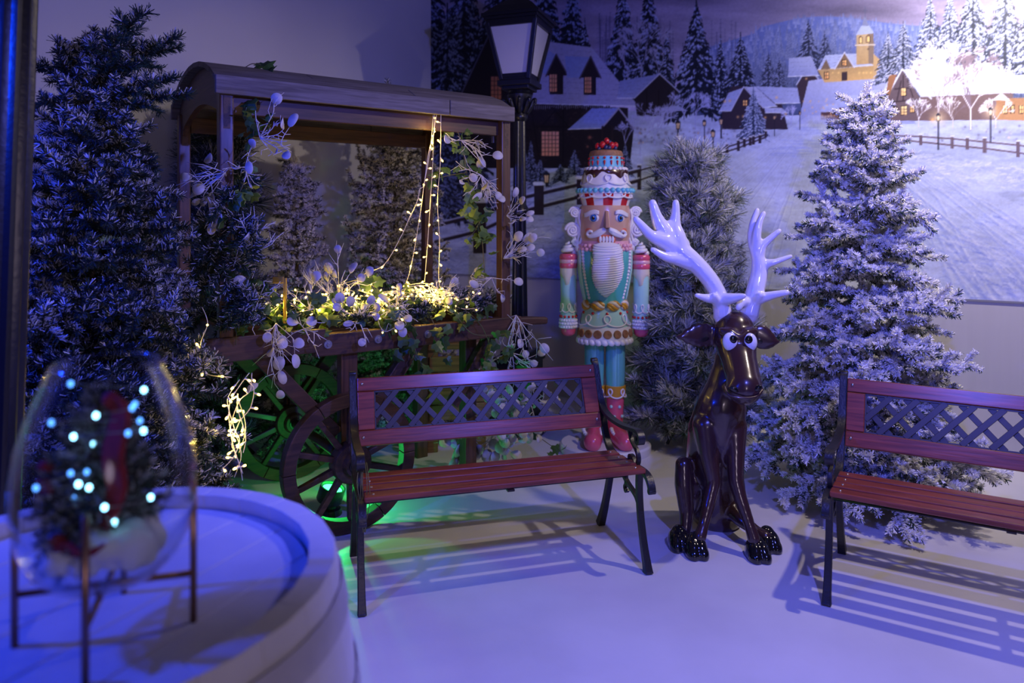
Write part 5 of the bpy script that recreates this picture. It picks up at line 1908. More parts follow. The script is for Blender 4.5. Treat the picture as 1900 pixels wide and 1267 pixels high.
# ears
for s, bx, tx, by, ty in ((-1, 1333, 1264, 624, 625), (1, 1396, 1437, 624, 634)):
    pts = []
    for k in range(7):
        f = k / 6
        r_ = .014 + .050 * math.sin(math.pi * min(1.0, 0.12 + 0.88 * f)) ** 0.8
        c = P(bx + (tx - bx) * f, by + (ty - by) * f - 3 * math.sin(math.pi * f), 3.40 - .02 * f)
        mb.sphere(c, (.030, .016, max(r_, .012)), 12, 8)
R_body = fused('body', mb, R_brown, deer, 0.008, 9, off=RO)
for s, cx, cy_ in ((-1, 1297, 629), (1, 1417, 632)):
    mb = MB()
    mb.sphere(P(cx, cy_, 3.382), (.052 if s < 0 else .034, .006, .020), 16, 8, Matrix.Rotation(0.12 * s, 3, 'Y'))
    mb.build('inner_ear', pm('reindeer_inner_ear', (0.010, 0.005, 0.006), 0.3, coat=0.5) if s < 0 else bpy.data.materials['reindeer_inner_ear'], deer, True, off=RO)
# hooves: two toes each
for (px, py, Y, dx) in ((1293, 1018, 3.235, -1), (1408, 1024, 3.20, 1), (1262, 1004, 3.34, -1), (1428, 1006, 3.28, 1)):
    g = on_floor(px, py + 14)
    mb = MB()
    for s in (-1, 1):
        c = Vector((g.x + s * .017, g.y + .022, 0))
        mb.sphere(c + Vector((0, 0, .020)), (.036, .066, .060), 18, 12)
        mb.sphere(c + Vector((s * .004, -.030, .012)), (.032, .050, .042), 18, 12)
    mb.sphere(Vector((g.x, g.y + .035, .062)), (.034, .036, .034), 14, 10)
    mb.v = [(p[0], p[1], max(p[2], 0.001)) for p in mb.v]
    fused('hoof', mb, R_hoof, deer, 0.005, 4, off=RO)
# eyes
for (ex, ey, px, py, Y) in ((1354.5, 634, 1360.5, 629.5, 3.270), (1391.0, 635, 1389.5, 630, 3.270)):
    e = MB().sphere(P(ex, ey, Y), (.034, .026, .043), 22, 14).build('eye', R_eye, deer, True, off=RO)
    MB().sphere(P(px, py, Y - .021), (.018, .010, .019), 16, 10).build('pupil', R_pupil, e, True, off=RO)
for (nx_, ny_) in ((1362, 722), (1406, 720)):
    MB().sphere(P(nx_, ny_, 3.120), (.022, .014, .013), 14, 9, Matrix.Rotation(0.5 if nx_ < 1380 else -0.5, 3, 'Y')).build('nostril', R_pupil, deer, True, off=RO)
mb = MB()
mb.tube(spline([P(1344, 716, 3.16), P(1352, 732, 3.125), P(1376, 738, 3.108), P(1402, 736, 3.112), P(1415, 722, 3.14)], 5), .006, 8)
mb.build('lip_line', R_brown, deer, True, off=RO)
mb = MB()
mb.sphere(P(1300, 955, 3.72), (.03, .05, .04), 12, 8)
mb.build('tail', R_brown, deer, True, off=RO)


# antlers, traced as tapering beams with flattened palms
def Z(zx, zy, Y=3.40):
    return P(1160 + zx * .2132, 350 + zy * .2132, Y)


def tine(mb, pts, rs_):
    q = spline(pts, 6)
    m_ = len(q)
    rr = [1.24 * float(np.interp(k / (m_ - 1), np.linspace(0, 1, len(rs_)), rs_)) for k in range(m_)]
    for p, r_ in zip(q, rr):
        mb.sphere(p, (r_, r_ * 0.8, r_), 10, 7)
    mb.tube(q, [r_ * 0.96 for r_ in rr], 10)


mb = MB()
tine(mb, [Z(850, 1105, 3.40), Z(835, 1000, 3.40), Z(800, 900, 3.40), Z(720, 770, 3.40), Z(600, 640, 3.41), Z(480, 540, 3.42)], [.038, .034, .034, .034, .036, .040])
tine(mb, [Z(500, 560, 3.42), Z(400, 450, 3.42), Z(330, 360, 3.42), Z(275, 250, 3.42), Z(238, 125, 3.42)], [.036, .038, .034, .024, .016])
tine(mb, [Z(500, 560, 3.42), Z(450, 420, 3.42), Z(430, 320, 3.43), Z(440, 210, 3.43), Z(440, 122, 3.43)], [.034, .036, .026, .018, .014])
tine(mb, [Z(440, 520, 3.42), Z(340, 455, 3.40), Z(230, 410, 3.38), Z(150, 330, 3.37), Z(95, 268, 3.36)], [.034, .034, .022, .018, .014])
tine(mb, [Z(560, 640, 3.41), Z(450, 610, 3.40), Z(350, 592, 3.38), Z(240, 530, 3.37)], [.032, .026, .018, .011])
tine(mb, [Z(380, 380, 3.42), Z(400, 420, 3.42)], [.030, .034])
for (zx, zy, r_) in ((370, 400, .034), (400, 460, .036), (430, 400, .030), (330, 440, .030), (380, 520, .028), (470, 500, .034), (395, 340, .024)):
    mb.sphere(Z(zx, zy, 3.42), (r_ * 1.6, .022, r_ * 1.6), 14, 9)
tine(mb, [Z(820, 950, 3.39), Z(720, 955, 3.36), Z(620, 928, 3.33)], [.026, .018, .009])
tine(mb, [Z(850, 965, 3.38), Z(930, 955, 3.34), Z(1035, 932, 3.30)], [.028, .021, .010])
tine(mb, [Z(800, 985, 3.38), Z(772, 930, 3.34)], [.022, .011])
fused('antler', mb, R_antler, deer, 0.0055, 6, off=RO)
mb = MB()
tine(mb, [Z(1075, 1095, 3.40), Z(1105, 980, 3.40), Z(1140, 860, 3.40), Z(1165, 740, 3.41), Z(1160, 620, 3.41), Z(1125, 500, 3.42)], [.038, .035, .036, .034, .028, .024])
tine(mb, [Z(1135, 540, 3.42), Z(1105, 440, 3.43), Z(1110, 320, 3.44), Z(1150, 188, 3.45)], [.024, .020, .016, .011])
tine(mb, [Z(1140, 520, 3.41), Z(1145, 400, 3.40), Z(1170, 290, 3.40), Z(1205, 215, 3.40)], [.022, .018, .014, .011])
tine(mb, [Z(1160, 600, 3.41), Z(1195, 500, 3.40), Z(1265, 430, 3.39), Z(1340, 368, 3.38)], [.026, .018, .014, .011])
tine(mb, [Z(1170, 720, 3.41), Z(1220, 660, 3.40), Z(1310, 635, 3.38), Z(1440, 588, 3.37)], [.030, .020, .013, .009])
tine(mb, [Z(1120, 970, 3.39), Z(1210, 945, 3.36), Z(1310, 920, 3.33), Z(1408, 903, 3.31)], [.028, .020, .015, .012])
tine(mb, [Z(1090, 1000, 3.40), Z(1020, 985, 3.37), Z(985, 1040, 3.35)], [.026, .019, .012])
tine(mb, [Z(1130, 980, 3.38), Z(1178, 925, 3.34)], [.022, .012])
fused('antler', mb, R_antler, deer, 0.0055, 6, off=RO)

# ================================================================== street lamp
M_cast = pm('cast_black', (0.010, 0.010, 0.013), 0.33, spec=0.55, bump=0.1, bscale=50)
M_frost = pm('frosted_pane', (0.56, 0.55, 0.57), 0.35, spec=0.4)
LP = Vector((0.055, 5.20, 0))
lp = thing('street_lamp', 'black cast-iron street lamp with a square lantern behind the cart', 'lamp post', LP, math.radians(-20))


def flutes(r0, r1, z0, z1, nf=14, depth=0.12):
    mb = MB()
    n = nf * 4
    vs = []
    for (r, z) in ((r0, z0), (r1, z1)):
        for k in range(n):
            a = 2 * math.pi * k / n
            rr = r * (1 - depth * (0.5 + 0.5 * math.cos(nf * a)))
            vs.append((math.cos(a) * rr, math.sin(a) * rr, z))
    fs = [(k, (k + 1) % n, n + (k + 1) % n, n + k) for k in range(n)] + [tuple(range(n - 1, -1, -1)), tuple(range(n, 2 * n))]
    mb.add(vs, fs)
    return mb


mb = MB()
for (s, z0, z1) in ((0.40, 0, 0.06), (0.34, 0.06, 0.12), (0.27, 0.12, 0.50), (0.30, 0.50, 0.54), (0.22, 0.54, 0.58)):
    mb.box((0, 0, (z0 + z1) / 2), (s, s, z1 - z0))
mb.build('base', M_cast, lp, bevel=0.008)
flutes(0.062, 0.046, 0.57, 1.55).build('shaft', M_cast, lp, 'auto')
MB().lathe([(0.046, 1.54), (0.066, 1.55), (0.070, 1.57), (0.062, 1.60), (0.05, 1.62), (0.046, 1.64)], 28).build('collar', M_cast, lp, 'auto')
flutes(0.048, 0.042, 1.62, 2.24).build('shaft', M_cast, lp, 'auto')
cap = MB().lathe([(0.042, 2.22), (0.058, 2.24), (0.060, 2.26), (0.050, 2.28), (0.062, 2.33), (0.084, 2.38), (0.090, 2.41), (0.07, 2.43), (0.10, 2.46)], 28).build('capital', M_cast, lp, 'auto')
for k in range(10):
    a = 2 * math.pi * k / 10
    mb = MB()
    d = Vector((math.cos(a), math.sin(a), 0))
    mb.tube(spline([d * 0.055 + Vector((0, 0, 2.28)), d * 0.082 + Vector((0, 0, 2.32)), d * 0.108 + Vector((0, 0, 2.375)), d * 0.122 + Vector((0, 0, 2.36)), d * 0.116 + Vector((0, 0, 2.345))], 4), [0.016] * 6 + [0.013] * 6 + [0.008] * 5, 7)
    mb.build('acanthus_leaf', M_cast, cap, True)
# lantern
hb, ht, zb, zt = 0.100, 0.178, 2.50, 2.905
mb = MB()
for (s, z0, z1) in ((0.20, 2.44, 2.47), (0.255, 2.465, 2.505), (0.225, 2.505, 2.525)):
    mb.box((0, 0, (z0 + z1) / 2), (s, s, z1 - z0))
mb.build('lantern_foot', M_cast, lp, bevel=0.005)
for (sx, sy) in ((1, 1), (1, -1), (-1, 1), (-1, -1)):
    MB().sweep([(sx * hb, sy * hb, zb + 0.01), (sx * ht, sy * ht, zt)], 0.030, 0.030, (1, 0, 0)).build('corner_bar', M_cast, lp, bevel=0.003)
for k in range(4):
    R3 = Matrix.Rotation(k * math.pi / 2, 3, 'Z')
    mb = MB()
    mb.add([R3 @ Vector(p) for p in ((-hb, -hb + 0.004, zb + 0.02), (hb, -hb + 0.004, zb + 0.02), (ht, -ht + 0.004, zt), (-ht, -ht + 0.004, zt), (-hb, -hb + 0.010, zb + 0.02), (hb, -hb + 0.010, zb + 0.02), (ht, -ht + 0.010, zt), (-ht, -ht + 0.010, zt))], [(0, 1, 2, 3), (7, 6, 5, 4), (0, 4, 5, 1), (1, 5, 6, 2), (2, 6, 7, 3), (3, 7, 4, 0)])
    mb.build('pane', M_frost, lp)
    mb = MB()
    mb.sweep([R3 @ Vector((-hb, -hb, zb + 0.035)), R3 @ Vector((hb, -hb, zb + 0.035))], 0.018, 0.035, R3 @ Vector((0, 1, 0)))
    mb.build('frame_bar', M_cast, lp)
    mb = MB()
    mb.sweep([R3 @ Vector((-ht, -ht, zt - 0.012)), R3 @ Vector((ht, -ht, zt - 0.012))], 0.018, 0.035, R3 @ Vector((0, 1, 0)))
    mb.build('frame_bar', M_cast, lp)
mb = MB()
for (s, z0, z1) in ((0.375, 2.90, 2.925), (0.40, 2.922, 2.945), (0.43, 2.943, 2.968)):
    mb.box((0, 0, (z0 + z1) / 2), (s, s, z1 - z0))
mb.build('lantern_brim', M_cast, lp, bevel=0.004)
mb = MB()
mb.lathe([(0.29, 2.966), (0.20, 3.03), (0.08, 3.10), (0.05, 3.12), (0.06, 3.14), (0.0, 3.18)], 4)
R3 = Matrix.Rotation(math.pi / 4, 3, 'Z')
mb.v = [tuple(R3 @ Vector(p)) for p in mb.v]
mb.build('lantern_roof', M_cast, lp)

# black column at the left edge: a second lamp post, leaning a little
cl = thing('fluted_column', 'black fluted iron post at the left edge of the picture', 'post', (-1.403, 1.92, 0))
cl.rotation_euler = (0, 0.036, 0)
MB().box((0, 0, 0.02), (0.26, 0.26, 0.04)).build('foot_plate', M_cast, cl, bevel=0.006)
MB().lathe([(0.11, 0.04), (0.11, 0.16), (0.085, 0.20), (0.08, 0.30), (0.062, 0.34)], 28).build('plinth', M_cast, cl, 'auto')
flutes(0.060, 0.055, 0.33, 2.9, 12, 0.14).build('shaft', M_cast, cl, 'auto')

# ================================================================== barrel table
BC = Vector((-0.703, 1.194, 0))
BH = 0.92
M_bar = pm('barrel_white_paint', (0.60, 0.58, 0.62), 0.55, noise=0.12, nscale=7, bump=0.15, bscale=30)
M_hoop = pm('barrel_hoop_paint', (0.44, 0.42, 0.47), 0.45, noise=0.15, nscale=12)
brl = thing('barrel_table', 'white painted barrel used as a table in the left foreground', 'barrel', BC)
def brad(z):
    t = z / BH * 2 - 1
    return 0.400 + 0.052 * (1 - t * t)
NST = 26
prof_z = [BH * k / 12 for k in range(13)]
for k in range(NST):
    a0, a1 = 2 * math.pi * k / NST + 0.0007, 2 * math.pi * (k + 1) / NST - 0.0007
    mb = MB()
    vs = []
    for z in prof_z:
        r = brad(z)
        for (a, rr) in ((a0, r - 0.002), ((a0 + a1) / 2, r), (a1, r - 0.002), (a1, r - 0.048), ((a0 + a1) / 2, r - 0.046), (a0, r - 0.048)):
            vs.append((math.cos(a) * rr, math.sin(a) * rr, z))
    fs = []
    for i in range(12):
        for c in range(6):
            fs.append((i * 6 + c, i * 6 + (c + 1) % 6, i * 6 + 6 + (c + 1) % 6, i * 6 + 6 + c))
    fs += [(5, 4, 3, 2, 1, 0), tuple(72 + c for c in range(6))]
    mb.add(vs, fs)
    mb.build('stave', M_bar, brl, 'auto', bevel=0.0015)
for (z, h) in ((0.06, 0.05), (0.22, 0.04), (0.70, 0.04), (0.855, 0.05)):
    mb = MB()
    mb.lathe([(brad(z - h / 2) + 0.001, z - h / 2), (brad(z - h / 2) + 0.004, z - h / 2), (brad(z + h / 2) + 0.004, z + h / 2), (brad(z + h / 2) + 0.001, z + h / 2)], 72, closed=True)
    mb.build('hoop', M_hoop, brl, 'auto')
HR = 0.352
nb_ = 6
for k in range(nb_):
    y0, y1 = -HR + 2 * HR * k / nb_ + 0.001, -HR + 2 * HR * (k + 1) / nb_ - 0.001
    pts = []
    for q in range(9):
        y = y0 + (y1 - y0) * q / 8
        pts.append((math.sqrt(max(HR * HR - y * y, 0)), y))
    for q in range(8, -1, -1):
        y = y0 + (y1 - y0) * q / 8
        pts.append((-math.sqrt(max(HR * HR - y * y, 0)), y))
    Rb = Matrix.Rotation(1.15, 3, 'Z')
    mb = MB()
    mb.plate(pts, 0.02, lambda u, v, w: Rb @ Vector((u, v, BH - 0.040 + w)))
    mb.build('head_board', M_bar, brl, bevel=0.002)
TOP = BH - 0.030

# ================================================================== glass terrarium on its wire stand
M_copper = pm('copper_wire', (0.34, 0.20, 0.15), 0.35, metal=0.9)
GC = Vector((-0.605, 1.077, TOP))
st = thing('wire_stand', 'copper wire plant stand on the white barrel holding the glass bowl', 'stand', GC)
LEGS = [Vector((-0.570, 0.966, 0)), Vector((-0.497, 1.108, 0)), Vector((-0.641, 1.188, 0)), Vector((-0.714, 1.046, 0))]
LEGS = [Vector((p.x - GC.x, p.y - GC.y, 0)) * 1.06 for p in LEGS]
LH = 0.225
for p in LEGS:
    MB().tube([p, p + Vector((0, 0, LH))], 0.0052, 10).build('leg', M_copper, st, True)
for a, b_ in ((0, 2), (1, 3)):
    MB().tube([LEGS[a] + Vector((0, 0, 0.075)), LEGS[b_] + Vector((0, 0, 0.075))], 0.0048, 10).build('cross_bar', M_copper, st, True)

m, nt, b = new_mat('thin_glass')
tr = nt.nodes.new('ShaderNodeBsdfTransparent')
tr.inputs['Color'].default_value = (0.93, 0.95, 0.97, 1)
gs = nt.nodes.new('ShaderNodeBsdfGlossy')
gs.inputs['Roughness'].default_value = 0.08
gs.inputs['Color'].default_value = (1, 1, 1, 1)
lw0 = nt.nodes.new('ShaderNodeLayerWeight')
lw0.inputs['Blend'].default_value = 0.5
lw = nt.nodes.new('ShaderNodeMath')
lw.operation = 'POWER'
lw.inputs[1].default_value = 3.0
nt.links.new(lw0.outputs['Facing'], lw.inputs[0])
ma = nt.nodes.new('ShaderNodeMath')
ma.operation = 'MULTIPLY_ADD'
ma.inputs[1].default_value = 0.8
ma.inputs[2].default_value = 0.005
ma.use_clamp = True
mx = nt.nodes.new('ShaderNodeMixShader')
nt.links.new(lw.outputs[0], ma.inputs[0])
nt.links.new(ma.outputs[0], mx.inputs[0])
nt.links.new(tr.outputs[0], mx.inputs[1])
nt.links.new(gs.outputs[0], mx.inputs[2])
nt.links.new(mx.outputs[0], nt.nodes['Material Output'].inputs['Surface'])
M_glass = m
GZ = GC + Vector((0, 0, 0.082))
bowl = MB()
gp = [(0.0, 0.0), (0.045, 0.001), (0.075, 0.010), (0.100, 0.034), (0.116, 0.070), (0.124, 0.115), (0.124, 0.155), (0.117, 0.205), (0.104, 0.250), (0.088, 0.290), (0.0755, 0.318), (0.0725, 0.326), (0.0700, 0.326), (0.0725, 0.316), (0.085, 0.288), (0.101, 0.248), (0.114, 0.204), (0.121, 0.155), (0.121, 0.116), (0.113, 0.072), (0.097, 0.037), (0.073, 0.013), (0.044, 0.004), (0.0, 0.003)]
bowl.lathe(gp, 56)
gb = bowl.build('glass_bowl', M_glass, None, True)
gb.location = GZ
tag(gb, 'clear tapered glass bowl with a lit winter scene inside', 'glass bowl')

# inside: cotton snow, a small fir, red felt, a string of blue lamps
M_cotton = pm('cotton_snow', (0.72, 0.72, 0.76), 0.9, bump=0.6, bscale=80)
mb = MB()
rs_ = random.Random(4)
n_ = 40
for k in range(46):
    a = rs_.random() * 6.28
    r_ = 0.078 * math.sqrt(rs_.random())
    mb.sphere((math.cos(a) * r_, math.sin(a) * r_, 0.038 + 0.04 * rs_.random() + 0.25 * max(0, r_ - 0.05)), 0.020 + 0.006 * rs_.random(), 8, 6)
cot = fused('cotton_snow', mb, M_cotton, None, 0.006, 3)
cot.location = GZ
tag(cot, 'white cotton snow filling the bottom of the glass bowl', 'snow', kind='stuff')
MINISET = branch_set('fir', 'mini', (0.04, 0.07), ((0.03, 0.055, 0.05), (0.07, 0.08, 0.06), (0.5, 0.5, 0.54)), 0.28, 131, nlen=0.011, dens=520, ring=4, width=0.0016, gap=0.014, droop=0.1)
mt_ = conifer('miniature_fir', 'miniature frosted fir inside the glass bowl', GZ + Vector((-0.018, 0.01, 0.045)), 0.225, 0.052, MINISET, 0.03, 0.014, 9, 4, -5, 45, 0.9, 41, stand=False, group='miniature trees', tip=0.006)
M_felt = pm('red_felt', (0.26, 0.010, 0.022), 0.85, noise=0.3, nscale=60)
def ribbon(label, pts, w):
    t = thing('red_ribbon', label, 'ribbon', GZ, 0, 'red ribbons in the bowl')
    q = spline([Vector(p) for p in pts], 6)
    m2 = len(q)
    mb = MB()
    mb.sweep(q, [w * (0.7 + 0.5 * math.sin(math.pi * k / (m2 - 1))) for k in range(m2)], 0.010, (0.9, -0.3, 0.1))
    mb.build('band', M_felt, t, 'auto', bevel=0.003)
    mb = MB()
    mb.sphere(q[0], (0.013, 0.011, 0.013), 10, 7)
    mb.build('knot', M_felt, t, True)
ribbon('tall red felt ribbon on the right inside the glass bowl', [(0.022, -0.03, 0.275), (0.040, -0.035, 0.255), (0.034, -0.045, 0.20), (0.042, -0.05, 0.15), (0.022, -0.05, 0.10)], 0.030)
ribbon('short red felt ribbon on the left inside the glass bowl', [(-0.085, -0.01, 0.17), (-0.080, -0.02, 0.14), (-0.072, -0.025, 0.10)], 0.024)
ribbon('red felt ribbon at the bottom inside the glass bowl', [(-0.03, -0.07, 0.085), (0.005, -0.075, 0.075), (0.04, -0.07, 0.085)], 0.020)
M_led = emit_mat('blue_led', (0.30, 0.75, 1.0), 9.0)
M_led2 = emit_mat('blue_led_dim', (0.10, 0.35, 1.0), 3.5)
M_wire = pm('clear_wire', (0.30, 0.30, 0.28), 0.4)
led = thing('blue_light_string', 'string of tiny blue-white lamps inside the glass bowl', 'fairy lights', GZ)
leds = [(242, 383, 1), (360, 449, 0), (457, 487, 0), (465, 352, 0), (346, 629, 1), (425, 622, 1), (384, 682, 0), (436, 698, 0), (362, 753, 1), (512, 795, 0), (560, 868, 0), (738, 746, 0), (659, 452, 1), (722, 426, 0), (685, 371, 1), (732, 340, 1), (686, 298, 1), (705, 220, 0), (176, 700, 1), (346, 190, 1), (592, 754, 1)]
LB = MB().sphere((0, 0, 0), (0.0034, 0.0034, 0.0042), 10, 7).mesh('bulb', M_led, True)
LB2 = MB().sphere((0, 0, 0), (0.0034, 0.0034, 0.0042), 10, 7).mesh('bulb', M_led2, True)
lpos = []
for i, (zx, zy, dim) in enumerate(leds):
    Yl = 1.02 + 0.03 * ((i * 7) % 3 - 1)
    p = at(zx * .379, 640 + zy * .379, Yl) - GZ
    rlim = float(np.interp(p.z, [a[1] for a in gp[:12]], [a[0] for a in gp[:12]])) - 0.012
    h = math.hypot(p.x, p.y)
    if h > rlim:
        p.x *= rlim / h
        p.y *= rlim / h
    lpos.append(p)
    piece('bulb', LB2 if dim else LB, led, Matrix.Translation(p))
MB().tube(spline(sorted(lpos, key=lambda p: p.z), 4), 0.0007, 5).build('wire', M_wire, led, True)

# loose cable hanging from the left end of the front bench
M_cable = pm('olive_cable', (0.16, 0.15, 0.035), 0.5)
cb = thing('loose_cable', 'loose bundle of thin olive cables hanging from the left armrest of the front bench', 'cable', (-0.55, 2.84, 0.42))
_rc = random.Random(3)
for k in range(5):
    a_ = at(668 + 3 * k, 858, 2.86)
    pts = [a_, at(664 + 5 * k + _rc.uniform(-3, 3), 895, 2.80), at(668 + 4 * k + _rc.uniform(-3, 3), 930, 2.79), at(672 + 2 * k + _rc.uniform(-3, 3), 965, 2.79), at(674 + k, 985 + 4 * _rc.random(), 2.79)]
    MB().tube([p - cb.location for p in spline(pts, 5)], 0.0018, 5).build('strand', M_cable, cb, True)
# ================================================================== greenery and fairy lights on the cart
M_ivy = pm('ivy_leaf', (0.045, 0.115, 0.024), 0.45, noise=0.5, nscale=14)
M_ivy2 = pm('ivy_leaf_light', (0.11, 0.20, 0.036), 0.45, noise=0.4, nscale=14)
M_stem = pm('vine_stem', (0.10, 0.09, 0.04), 0.6)
M_wleaf = pm('white_leaf', (0.56, 0.54, 0.53), 0.6, noise=0.08, nscale=30)
M_wtwig = pm('white_twig', (0.66, 0.64, 0.63), 0.6)
GR = random.Random(12)


def ivy_mesh(mat, s):
    out = [(0, 0), (.30, -.10), (.52, .12), (.36, .30), (.40, .62), (.16, .66), (0, 1.0), (-.16, .66), (-.40, .62), (-.36, .30), (-.52, .12), (-.30, -.10)]
    mb = MB()
    top = [Vector((x * s, y * s, -0.16 * s * abs(x) * 2 + 0.10 * s * y * (1 - y))) for x, y in out]
    mid = Vector((0, .38 * s, 0.06 * s))
    vs = [mid + Vector((0, 0, .002))] + [p + Vector((0, 0, .002)) for p in top] + [mid] + top
    n = len(out)
    fs = [(0, 1 + k, 1 + (k + 1) % n) for k in range(n)] + [(n + 1, n + 2 + (k + 1) % n, n + 2 + k) for k in range(n)]
    fs += [(1 + k, n + 2 + k, n + 2 + (k + 1) % n, 1 + (k + 1) % n) for k in range(n)]
    mb.add(vs, fs)
    return mb.mesh('leaf', mat)


def disc_mesh(mat, s, asp=0.85):
    mb = MB()
    n = 14
    ring = []
    for k in range(n):
        a = 2 * math.pi * k / n
        x, y = math.cos(a) * asp * 0.5 * s, (0.5 + 0.5 * math.sin(a)) * s
        ring.append(Vector((x, y, 0.25 * s * (x / s) ** 2 * 2 + 0.05 * s * math.sin(y / s * 3))))
    vs = [Vector((0, .5 * s, .004 * s))] + [p + Vector((0, 0, .0016)) for p in ring] + [Vector((0, .5 * s, -.0016))] + ring
    fs = [(0, 1 + k, 1 + (k + 1) % n) for k in range(n)] + [(n + 1, n + 2 + (k + 1) % n, n + 2 + k) for k in range(n)]
    fs += [(1 + k, n + 2 + k, n + 2 + (k + 1) % n, 1 + (k + 1) % n) for k in range(n)]
    mb.add(vs, fs)
    return mb.mesh('leaf', mat, True)


IVY = [ivy_mesh(M_ivy, 0.06), ivy_mesh(M_ivy, 0.075), ivy_mesh(M_ivy2, 0.05), ivy_mesh(M_ivy2, 0.065)]
DISC = [disc_mesh(M_wleaf, 0.044, 0.95), disc_mesh(M_wleaf, 0.052, 0.85), disc_mesh(M_wleaf, 0.058, 0.6)]


def facing(p, d, roll_spread=0.7, face_cam=0.8):
    """matrix: leaf root at p, +Y along d, +Z roughly towards the room"""
    d = d.normalized()
    n = Vector((GR.uniform(-1, 1), -1.0, GR.uniform(-.2, 1))) * face_cam + Vector((GR.gauss(0, 1), GR.gauss(0, 1), GR.gauss(0, 1))) * (1 - face_cam)
    n = (n - d * n.dot(d))
    n = n.normalized() if n.length > 1e-4 else d.orthogonal().normalized()
    x = d.cross(n)
    return Matrix(((x.x, d.x, n.x, p.x), (x.y, d.y, n.y, p.y), (x.z, d.z, n.z, p.z), (0, 0, 0, 1)))


def ivy(label, paths, per=30, spread=0.05, hang=0.4, light=0.4, group='ivy trails on the cart'):
    o0 = Vector(paths[0][0])
    t = thing('ivy_trail', label, 'ivy', o0, 0, group)
    mb = MB()
    for pth in paths:
        q = spline([Vector(p) - o0 for p in pth], 8)
        mb = MB()
        mb.tube(q, 0.0022, 5)
        mb.build('vine', M_stem, t, True)
        L = sum((b_ - a).length for a, b_ in zip(q[:-1], q[1:]))
        nl_ = max(3, int(L * per))
        for k in range(nl_):
            p = q[min(len(q) - 1, int(GR.random() * len(q)))] + Vector((GR.gauss(0, spread), GR.gauss(0, spread) - 0.01, GR.gauss(0, spread)))
            d = Vector((GR.gauss(0, .7), GR.gauss(0, .5), GR.gauss(-hang, .5)))
            me = IVY[(2 if GR.random() < light else 0) + GR.randrange(2)]
            piece('leaf', me, t, facing(p, d) @ Matrix.Scale(GR.uniform(.75, 1.15), 4))
    return t


def spray(label, o0, dirs, leaves=1.5, group='white leaf sprays on the cart', twist=0.5, size=1.0, thin=False):
    """dirs: list of twig vectors from the root; each forks and carries round white leaves"""
    o0 = Vector(o0)
    t = thing('white_leaf_spray', label, 'spray', o0, 0, group)
    mb = MB()
    for d in dirs:
        d = Vector(d)
        L = d.length
        side = d.orthogonal().normalized()
        w = Vector((GR.gauss(0, .1), GR.gauss(0, .1), GR.gauss(0, .1))) * L
        q = spline([Vector((0, 0, 0)), d * .35 + w * .6, d * .7 + w, d + w * .5], 4)
        mb = MB()
        mb.tube(q, [0.0026 * (1 - .5 * k / (len(q) - 1)) for k in range(len(q))], 5)
        for k in range(5):
            f = GR.uniform(.25, .95)
            b0 = q[int(f * (len(q) - 1))]
            e = b0 + (d.normalized() * GR.uniform(.5, 1) + Vector((GR.gauss(0, .6), GR.gauss(0, .4), GR.gauss(0, .6)))) * L * .35
            m_ = (b0 + e) / 2 + Vector((GR.gauss(0, .01), 0, GR.gauss(0, .01)))
            mb.tube([b0, m_, e], [.0018, .0015, .001], 4)
            if GR.random() < .13 * leaves / 2:
                piece('leaf', DISC[GR.randrange(3)], t, facing(e, e - b0, face_cam=.85) @ Matrix.Scale(GR.uniform(.8, 1.2) * size, 4))
        tw = mb.build('twig', M_wtwig, t, True)
        tip = q[-1]
        if GR.random() < .50 * leaves / 2:
            piece('leaf', DISC[GR.randrange(2)], t, facing(tip, d + Vector((GR.gauss(0, .05), 0, GR.gauss(0, .05))), face_cam=.85) @ Matrix.Scale(GR.uniform(.85, 1.25) * size, 4))
    return t


def fan(n, L, up=(0, 0, 1), spread=0.8, back=0.2):
    up = Vector(up).normalized()
    out = []
    for k in range(n):
        d = up + Vector((GR.gauss(0, spread), GR.gauss(0, spread * .4) - back, GR.gauss(0, spread)))
        out.append(d.normalized() * L * GR.uniform(.7, 1.15))
    return out


# --- left front post
ivy('dark ivy trail climbing the left front post of the cart up to the roof', [[at(437, 640, 3.19), at(445, 520, 3.16), at(432, 400, 3.15), at(455, 330, 3.17), at(470, 250, 3.20), at(475, 190, 3.24)]], 40, 0.03, light=.55)
for (lab, px, py, Y, n, L, up, sp) in (
        ('white leaf spray high on the left post under the cart roof', 482, 255, 3.19, 7, .15, (.6, 0, .5), .7),
        ('white leaf spray halfway up the left post, right of the post', 455, 310, 3.15, 4, .11, (.5, 0, -.2), .7),
        ('white leaf spray hanging left across the left cart post', 418, 320, 3.12, 7, .14, (-.7, 0, -.5), .6),
        ('white leaf spray on the left post facing the big dark fir', 385, 365, 3.11, 5, .13, (.3, 0, -.8), .5),
        ('white leaf spray above the left corner of the cart tray', 468, 470, 3.17, 8, .17, (0, 0, 1), .5),
        ('white leaf spray in the left corner of the cart tray', 478, 560, 3.20, 6, .12, (.2, 0, .5), .8)):
    spray(lab, at(px, py, Y), fan(n, L, up, sp))
